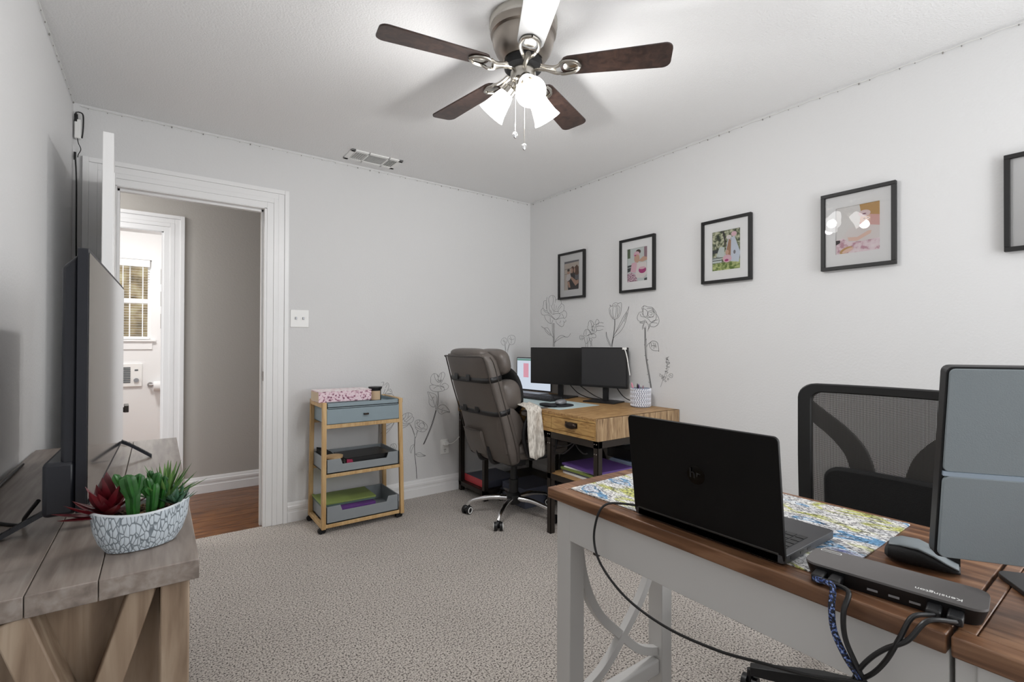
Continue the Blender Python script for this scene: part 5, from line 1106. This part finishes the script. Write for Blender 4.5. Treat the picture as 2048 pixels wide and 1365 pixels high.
# laptop
LP = (1.045, .600, TZ+.0025)
lp = thing('laptop', 'black open laptop with a round logo on its lid', 'laptop', LP)
lw = .347
bm = BM(); prism(bm, rrect(-.113, .108, -lw/2, lw/2, .008, 4), 'z', .003, .018); bs = obj('base', bm, 'keydeck', lp, bevel=.001)
bm = BM(); box(bm, -.113, -.104, -lw/2+.01, lw/2-.01, .002, .022); obj('hinge_bar', bm, 'lidedge', bs, bevel=.002)
bm = BM()
for r_ in range(5):
    for c_ in range(16):
        x = -.080+r_*.0205; y = -.158+c_*.0199; box(bm, x, x+.0172, y, y+.0165, .0172, .0192)
o = obj('keyboard', bm, 'black', bs, smooth=False); o['kind'] = 'stuff'
bm = BM(); box(bm, .045, .098, -.05, .055, .0176, .0184); obj('touchpad', bm, 'lidedge', bs)
bm = BM(); box(bm, -.09, -.07, -lw/2-.0006, -lw/2+.001, .008, .014); box(bm, -.05, -.035, -lw/2-.0006, -lw/2+.001, .008, .013); box(bm, -.02, -.005, -lw/2-.0006, -lw/2+.001, .008, .013); obj('side_ports', bm, 'black', bs)
lt = Matrix.Translation((-.108, 0, .016)) @ Matrix.Rotation(R(-7), 4, 'Y')
bm = BM(); v0 = len(bm.verts); prism(bm, rrect(-lw/2, lw/2, -.012, .226, .010, 5), 'x', -.004, .004)
for v in bm.verts: v.co = lt @ v.co
ld = obj('lid', bm, mat('laptop_lid', srgb(12, 11, 11), .45, spec=.2, bump=.05, bscale=700), lp, bevel=.0012)
bm = BM(); box(bm, .004, .0048, -lw/2+.008, lw/2-.008, .012, .218, mx=lt); obj('screen', bm, 'gloss', ld, smooth=False)
bm = BM(); cyl(bm, lt @ Vector((-.0044, .0, .118)), lt @ Vector((-.0040, .0, .118)), .0205, seg=40); lg = obj('logo_disc', bm, 'logo_dark', ld)
tm = lt @ Matrix.Translation((-.0048, .0, .119)) @ Matrix(((0, 0, -1, 0), (-1, 0, 0, 0), (0, 1, 0, 0), (0, 0, 0, 1))) @ Matrix(((1, .22, 0, 0), (0, 1, 0, 0), (0, 0, 1, 0), (0, 0, 0, 1)))
text('logo_lettering', 'hp', .030, tm, 'logo_grey', ld)

# docking station
DKS = (.990, .283, TZ)
ds = thing('docking_station', 'long grey and black docking station with cables plugged in', 'docking station', DKS, R(-82.5))
# local x runs along the dock, local y away from the ports
bm = BM(); out = rrect(-.118, .118, -.044, .044, .020, 6)
loft(bm, [[Vector((u*.93, v*.88, .000)) for u, v in out], [Vector((u*.95, v*.9, .004)) for u, v in out], [Vector((u*1.0, v*1.0, .024)) for u, v in out]]); obj('body', bm, 'black', ds)
bm = BM(); loft(bm, [[Vector((u, v, .0242)) for u, v in out], [Vector((u*.995, v*.99, .0275)) for u, v in out]]); obj('top_cover', bm, 'dockgrey', ds)
bm = BM()
for x in (-.018, .010, .036):
    for z in (.009, .016): box(bm, x-.007, x+.007, -.0418, -.0395, z-.0017, z+.0017)
obj('ports', bm, 'silver', ds)
text('brand_lettering', 'Kensington', .0125, Matrix.Translation((.062, -.026, .0277)) @ Matrix.Rotation(R(180), 4, 'Z'), 'white', ds)
bm = BM(); P = [Vector((u, v, .0279)) for u, v in rrect(-.108, -.076, .026, .033, .003, 3)]; tube(bm, P, .0006, 5, closed=True); obj('badge_outline', bm, 'white', ds)
def dockw(x, y, z): return ds.location + Matrix.Rotation(R(-82.5), 3, 'Z') @ Vector((x, y, z))
PLX = .872
def pxp(x, y, X=PLX): return on_x(x, y, X)
def plugcable(nm, x, pts, r, m, lab, drop=None):
    t = thing(nm, lab, 'cable', dockw(x, -.042, .012)); Lc = t.location.copy()
    bm = BM(); 
    mxr = Matrix.Rotation(R(-82.5), 4, 'Z'); box(bm, -.009, .009, -.030, .004, -.007, .007, mx=mxr); obj('plug', bm, 'black', t, bevel=.003)
    start = [mxr @ Vector((0, -.024, 0)), mxr @ Vector((0, -.032, .001))]
    bm = BM(); tube(bm, smoothpts(start+[Vector(p)-Lc for p in pts], 8), r, 10); obj('lead', bm, m, t)
plugcable('display_cable', -.090, [pxp(1664, 1172, .895), pxp(1663, 1215), pxp(1668, 1262), pxp(1690, 1312), pxp(1716, 1352), pxp(1745, 1395)], .0048, 'bluecable', 'blue flecked braided cable plugged into the dock')
plugcable('display_cable', -.066, [pxp(1697, 1185, .892), pxp(1687, 1225), pxp(1690, 1275), pxp(1710, 1325), pxp(1735, 1375), pxp(1750, 1400)], .0040, 'cable', 'thick black cable next to the blue braided one')
plugcable('display_cable', .060, [pxp(1825, 1235, .892), pxp(1798, 1280), pxp(1772, 1322), pxp(1742, 1350), pxp(1705, 1362), pxp(1650, 1364)], .0035, 'cable', 'black cable from the flat plug at the right of the dock')
plugcable('power_cable', .084, [pxp(1855, 1243, .892), pxp(1815, 1282), pxp(1772, 1298), pxp(1740, 1318), pxp(1715, 1345), pxp(1700, 1380)], .0035, 'cable', 'black power cable from the rightmost socket of the dock')
bm = BM(); tube(bm, smoothpts([Vector((.965, .79, TZ+.010)), Vector((.940, .82, TZ+.012)), Vector((.912, .845, TZ+.009)), pxp(1196, 1030, .893), pxp(1188, 1080, .89), pxp(1203, 1132, .885), pxp(1252, 1196, .88), pxp(1330, 1254, .875), pxp(1430, 1300, .87), pxp(1520, 1326, .865), pxp(1620, 1352, .86), pxp(1720, 1366, .86), pxp(1800, 1385, .86)], 8), .0029, 10)
tag(obj('power_cable', bm, 'cable'), 'long thin black cable drooping from the laptop over the desk edge', 'cable')

# mouse near monitor
ms = thing('computer_mouse', 'large grey ergonomic mouse between the dock and the grey monitor', 'mouse', (1.157, .288, TZ), R(-78))
def mring(x, w, h, z0=.0, e=2.6, ds_=0, n=24):
    f = lambda v: math.copysign(abs(v)**(2/e), v); return [Vector((x, w*f(math.cos(q))+ds_, z0+h*(.5+.5*f(math.sin(q))))) for q in [2*math.pi*i/n for i in range(n)]]
bm = BM(); loft(bm, [mring(-.050, .012, .012, .006), mring(-.044, .026, .028, .003), mring(-.026, .035, .037, .001), mring(0, .035, .037, .001), mring(.022, .032, .029, .001), mring(.040, .030, .020, .001), mring(.054, .028, .013, .002), mring(.058, .024, .008, .003)]); obj('body', bm, 'blackm', ms)
bm = BM(); loft(bm, [mring(-.043, .019, .006, .028), mring(-.026, .028, .009, .0315), mring(0, .029, .009, .0315), mring(.022, .028, .009, .0235), mring(.040, .028, .008, .015), mring(.056, .027, .007, .009)]); obj('top_shell', bm, mat('mouse_shell', srgb(120, 128, 132), .4), ms)
bm = BM(); cyl(bm, (.024, -.003, .030), (.024, .003, .030), .009, seg=16); obj('scroll_wheel', bm, 'black', ms)
bm = BM(); box(bm, .030, .058, -.0008, .0008, .012, .026, mx=Matrix.Identity(4)); obj('button_seam', bm, 'black', ms)

# near monitor (seen from the back)
d_ = Vector((.56, -.83, 0)).normalized(); nrm = Vector((-.83, -.56, 0)).normalized()    # along the panel / out of its back
MC = Vector((1.034, .236, 0)) + d_*.265
mo = thing('monitor', 'large monitor seen from behind on the right of the white desk', 'monitor', (MC.x, MC.y, TZ)); Lm = Vector((MC.x, MC.y, TZ))
base_z = .822-TZ; Hm = .318
def mp_(u, v, w):   # u along, v up the tilted panel, w out of the back
    tilt = R(8); return d_*u + (Vector((0, 0, 1))*math.cos(tilt)+nrm*math.sin(tilt))*v + (nrm*math.cos(tilt)-Vector((0, 0, 1))*math.sin(tilt))*w + Vector((0, 0, base_z))
def mbox(bm, u0, u1, v0, v1, w0, w1): hexa(bm, [mp_(u0, v0, w0), mp_(u1, v0, w0), mp_(u1, v0, w1), mp_(u0, v0, w1), mp_(u0, v1, w0), mp_(u1, v1, w0), mp_(u1, v1, w1), mp_(u0, v1, w1)])
def mprism(bm, poly, w0, w1):
    loft(bm, [[mp_(u, v, w0) for u, v in poly], [mp_(u, v, w1) for u, v in poly]])
bm = BM(); mprism(bm, rrect(-.265, .265, 0, Hm, .010, 4), -.024, -.004); obj('bezel', bm, 'black', mo, bevel=.001)
bm = BM(); mprism(bm, rrect(-.262, .262, .148, Hm-.003, .008, 4), -.004, .0); obj('back_cover', bm, 'monback', mo, bevel=.001)
bm = BM(); mprism(bm, rrect(-.262, .262, .003, .141, .010, 4), -.004, .003); obj('lower_cover', bm, 'monback', mo, bevel=.0015)
bm = BM(); mbox(bm, -.262, .262, .141, .148, -.004, .0015); obj('seam_strip', bm, 'monback2', mo)
bm = BM(); mbox(bm, -.257, .257, .010, Hm-.008, -.026, -.024); obj('screen', bm, 'gloss', mo, smooth=False)
bm = BM(); mbox(bm, -.04, .04, .03, .12, .003, .03); hexa(bm, [nrm*.03+d_*-.03+Vector((0, 0, .008)), nrm*.03+d_*.03+Vector((0, 0, .008)), nrm*.05+d_*.03+Vector((0, 0, .008)), nrm*.05+d_*-.03+Vector((0, 0, .008)), nrm*.03+d_*-.03+Vector((0, 0, .16)), nrm*.03+d_*.03+Vector((0, 0, .16)), nrm*.05+d_*.03+Vector((0, 0, .16)), nrm*.05+d_*-.03+Vector((0, 0, .16))]); obj('stand_neck', bm, 'black', mo, bevel=.003)
bm = BM(); loft(bm, [[d_*u+nrm*v+Vector((0, 0, z)) for u, v in rrect(-.13, .13, -.13, .07, .02, 4)] for z in (0, .008)]); obj('stand_base', bm, 'black', mo, bevel=.001)

# ------------------------------------------------------------------ mesh office chair
MCH = (1.98, .53, 0)
mc = thing('mesh_chair', 'black mesh-back office chair behind the white desk', 'office chair', MCH); L = Vector(MCH)
BX = 1.80
def curve_x(y, z): return BX + .05*(1-((y-.53)/.26)**2)*.9 + .06*max(0, (.80-z))**1.2*1.0 - .0
def inset(u, v): return u, v
# outline of the back seen from the front: u = y offset (left is +), v = z
outer = rrect(-.248, .248, .575, 1.040, .055, 6)
# frame ring
def slab_curved(bm, poly_o, th, nsub=1):
    A = [bm.verts.new(Vector((curve_x(.53+u, v)-th/2, .53+u, v))-L) for u, v in poly_o]; B = [bm.verts.new(Vector((curve_x(.53+u, v)+th/2, .53+u, v))-L) for u, v in poly_o]; return A, B
def ringmesh(bm, o_, i_, th):
    AO, BO = slab_curved(bm, o_, th); AI, BI = slab_curved(bm, i_, th); n = len(o_)
    for k in range(n):
        j = (k+1) % n; bm.faces.new((AO[k], AO[j], AI[j], AI[k])); bm.faces.new((BO[k], BI[k], BI[j], BO[j])); bm.faces.new((AO[k], BO[k], BO[j], AO[j])); bm.faces.new((AI[k], AI[j], BI[j], BI[k]))
def densify(poly, m=4):
    out = []
    for i in range(len(poly)):
        a, b = poly[i], poly[(i+1) % len(poly)]; q = m if math.dist(a, b) > .03 else 1
        for k in range(q*(3 if q > 1 else 1)): t_ = k/(q*(3 if q > 1 else 1)); out.append((a[0]+(b[0]-a[0])*t_, a[1]+(b[1]-a[1])*t_))
    return out
o_ = rrect(-.248, .248, .575, 1.040, .050, 6); i_ = rrect(-.209, .209, .610, 1.010, .030, 6)
o2 = []; i2 = []
for k in range(len(o_)):
    a, b, c, d = o_[k], o_[(k+1) % len(o_)], i_[k], i_[(k+1) % len(o_)]; q = 10 if math.dist(a, b) > .1 else 1
    for s in range(q): o2.append((a[0]+(b[0]-a[0])*s/q, a[1]+(b[1]-a[1])*s/q)); i2.append((c[0]+(d[0]-c[0])*s/q, c[1]+(d[1]-c[1])*s/q))
bm = BM(); ringmesh(bm, o2, i2, .022); obj('back_frame', bm, 'mesh_dark', mc, bevel=.004)
# mesh panel
bm = BM(); rows = []
for j in range(13):
    v = .600+(1.018-.600)*j/12; rows.append([Vector((curve_x(.53+u, v)-.006, .53+u, v))-L for u in [-.22+.44*i/16 for i in range(17)]])
loft(bm, rows, False, closed_u=False); obj('mesh_panel', bm, 'chairmesh', mc)
# Y-shaped struts behind the mesh
for s in (-1, 1):
    P = smoothpts([(s*.232, 0, .965), (s*.195, 0, .930), (s*.13, 0, .872), (s*.088, 0, .815), (s*.068, 0, .745)], 6); rings = []
    for i, p in enumerate(P):
        d = (P[min(i+1, len(P)-1)]-P[max(i-1, 0)]).normalized(); n_ = Vector((d.z, 0, -d.x))*(.024+.010*i/len(P)); q = []
        for sg, dx in ((1, .002), (1, .018), (-1, .018), (-1, .002)): uu = p+n_*sg; q.append(Vector((curve_x(.53+uu.x, uu.z)+dx-.004, .53+uu.x, uu.z))-L)
        rings.append(q)
    bm = BM(); loft(bm, rings); obj('back_strut', bm, 'mesh_dark', mc, bevel=.003)
bm = BM(); o3 = densify(rrect(-.172, .172, .58, .768, .045, 6)); A, B = slab_curved(bm, o3, .030); n = len(o3)
for k in range(n): bm.faces.new((A[k], A[(k+1) % n], B[(k+1) % n], B[k]))
bm.faces.new(A[::-1]); bm.faces.new(B)
for v in bm.verts: v.co.x -= .012
obj('lumbar_pad', bm, 'lumbar', mc, bevel=.010)
bm = BM(); sell(bm, (-.23, 0, .475), .245, .25, .04, 3.8); obj('seat', bm, 'lumbar', mc)
bm = BM(); tube(bm, smoothpts([Vector((-.13, 0, .62)), Vector((-.05, 0, .56)), Vector((-.06, 0, .44)), Vector((-.20, 0, .42))], 6), .025, 10); obj('back_bracket', bm, 'black', mc)
bm = BM(); cyl(bm, (-.20, 0, .10), (-.20, 0, .43), .026, seg=20); obj('gas_column', bm, 'black', mc)
hubx, huby = -.20, 0
a0 = math.degrees(math.atan2(.855-.53, 1.624-1.78))
for k in range(5):
    a = R(a0+72*k); c, s = math.cos(a), math.sin(a); rr = .36
    bm = BM(); rings = []
    for t_, w, zt, zb_ in ((.0, .034, .130, .085), (.45, .030, .122, .080), (.85, .022, .098, .066), (1.0, .018, .088, .062)):
        q = Vector((hubx+c*rr*t_, huby+s*rr*t_, 0)); sd = Vector((-s, c, 0)); rings.append([q+sd*w+Vector((0, 0, zb_)), q+sd*w*.8+Vector((0, 0, zt)), q-sd*w*.8+Vector((0, 0, zt)), q-sd*w+Vector((0, 0, zb_))])
    loft(bm, rings); bl_ = obj('base_leg', bm, 'black', mc, bevel=.002)
    mx = Matrix.Translation((hubx+c*rr, huby+s*rr, 0)) @ Matrix.Rotation(R(30*k+10), 4, 'Z'); bm = BM()
    for o2_ in (-.016, .016): cyl(bm, mx @ Vector((0, o2_-.008, .026)), mx @ Vector((0, o2_+.008, .026)), .026, seg=20)
    cyl(bm, mx @ Vector((0, 0, .03)), mx @ Vector((0, 0, .075)), .010, seg=10); obj('caster', bm, 'black', bl_)

# ------------------------------------------------------------------ world and view
w = bpy.data.worlds.new('world'); scn.world = w; w.use_nodes = True
bg = w.node_tree.nodes['Background']; bg.inputs[0].default_value = (.93, .96, 1, 1); bg.inputs[1].default_value = 1.6
scn.view_settings.view_transform = 'Standard'; scn.view_settings.look = 'None'; scn.view_settings.gamma = 1; scn.view_settings.use_curve_mapping = False
scn.view_settings.exposure = 0.16
scn.cycles.max_bounces = 10; scn.cycles.diffuse_bounces = 6; scn.cycles.glossy_bounces = 5; scn.cycles.transparent_max_bounces = 16
scn.cycles.use_denoising = True; scn.cycles.sample_clamp_indirect = 6
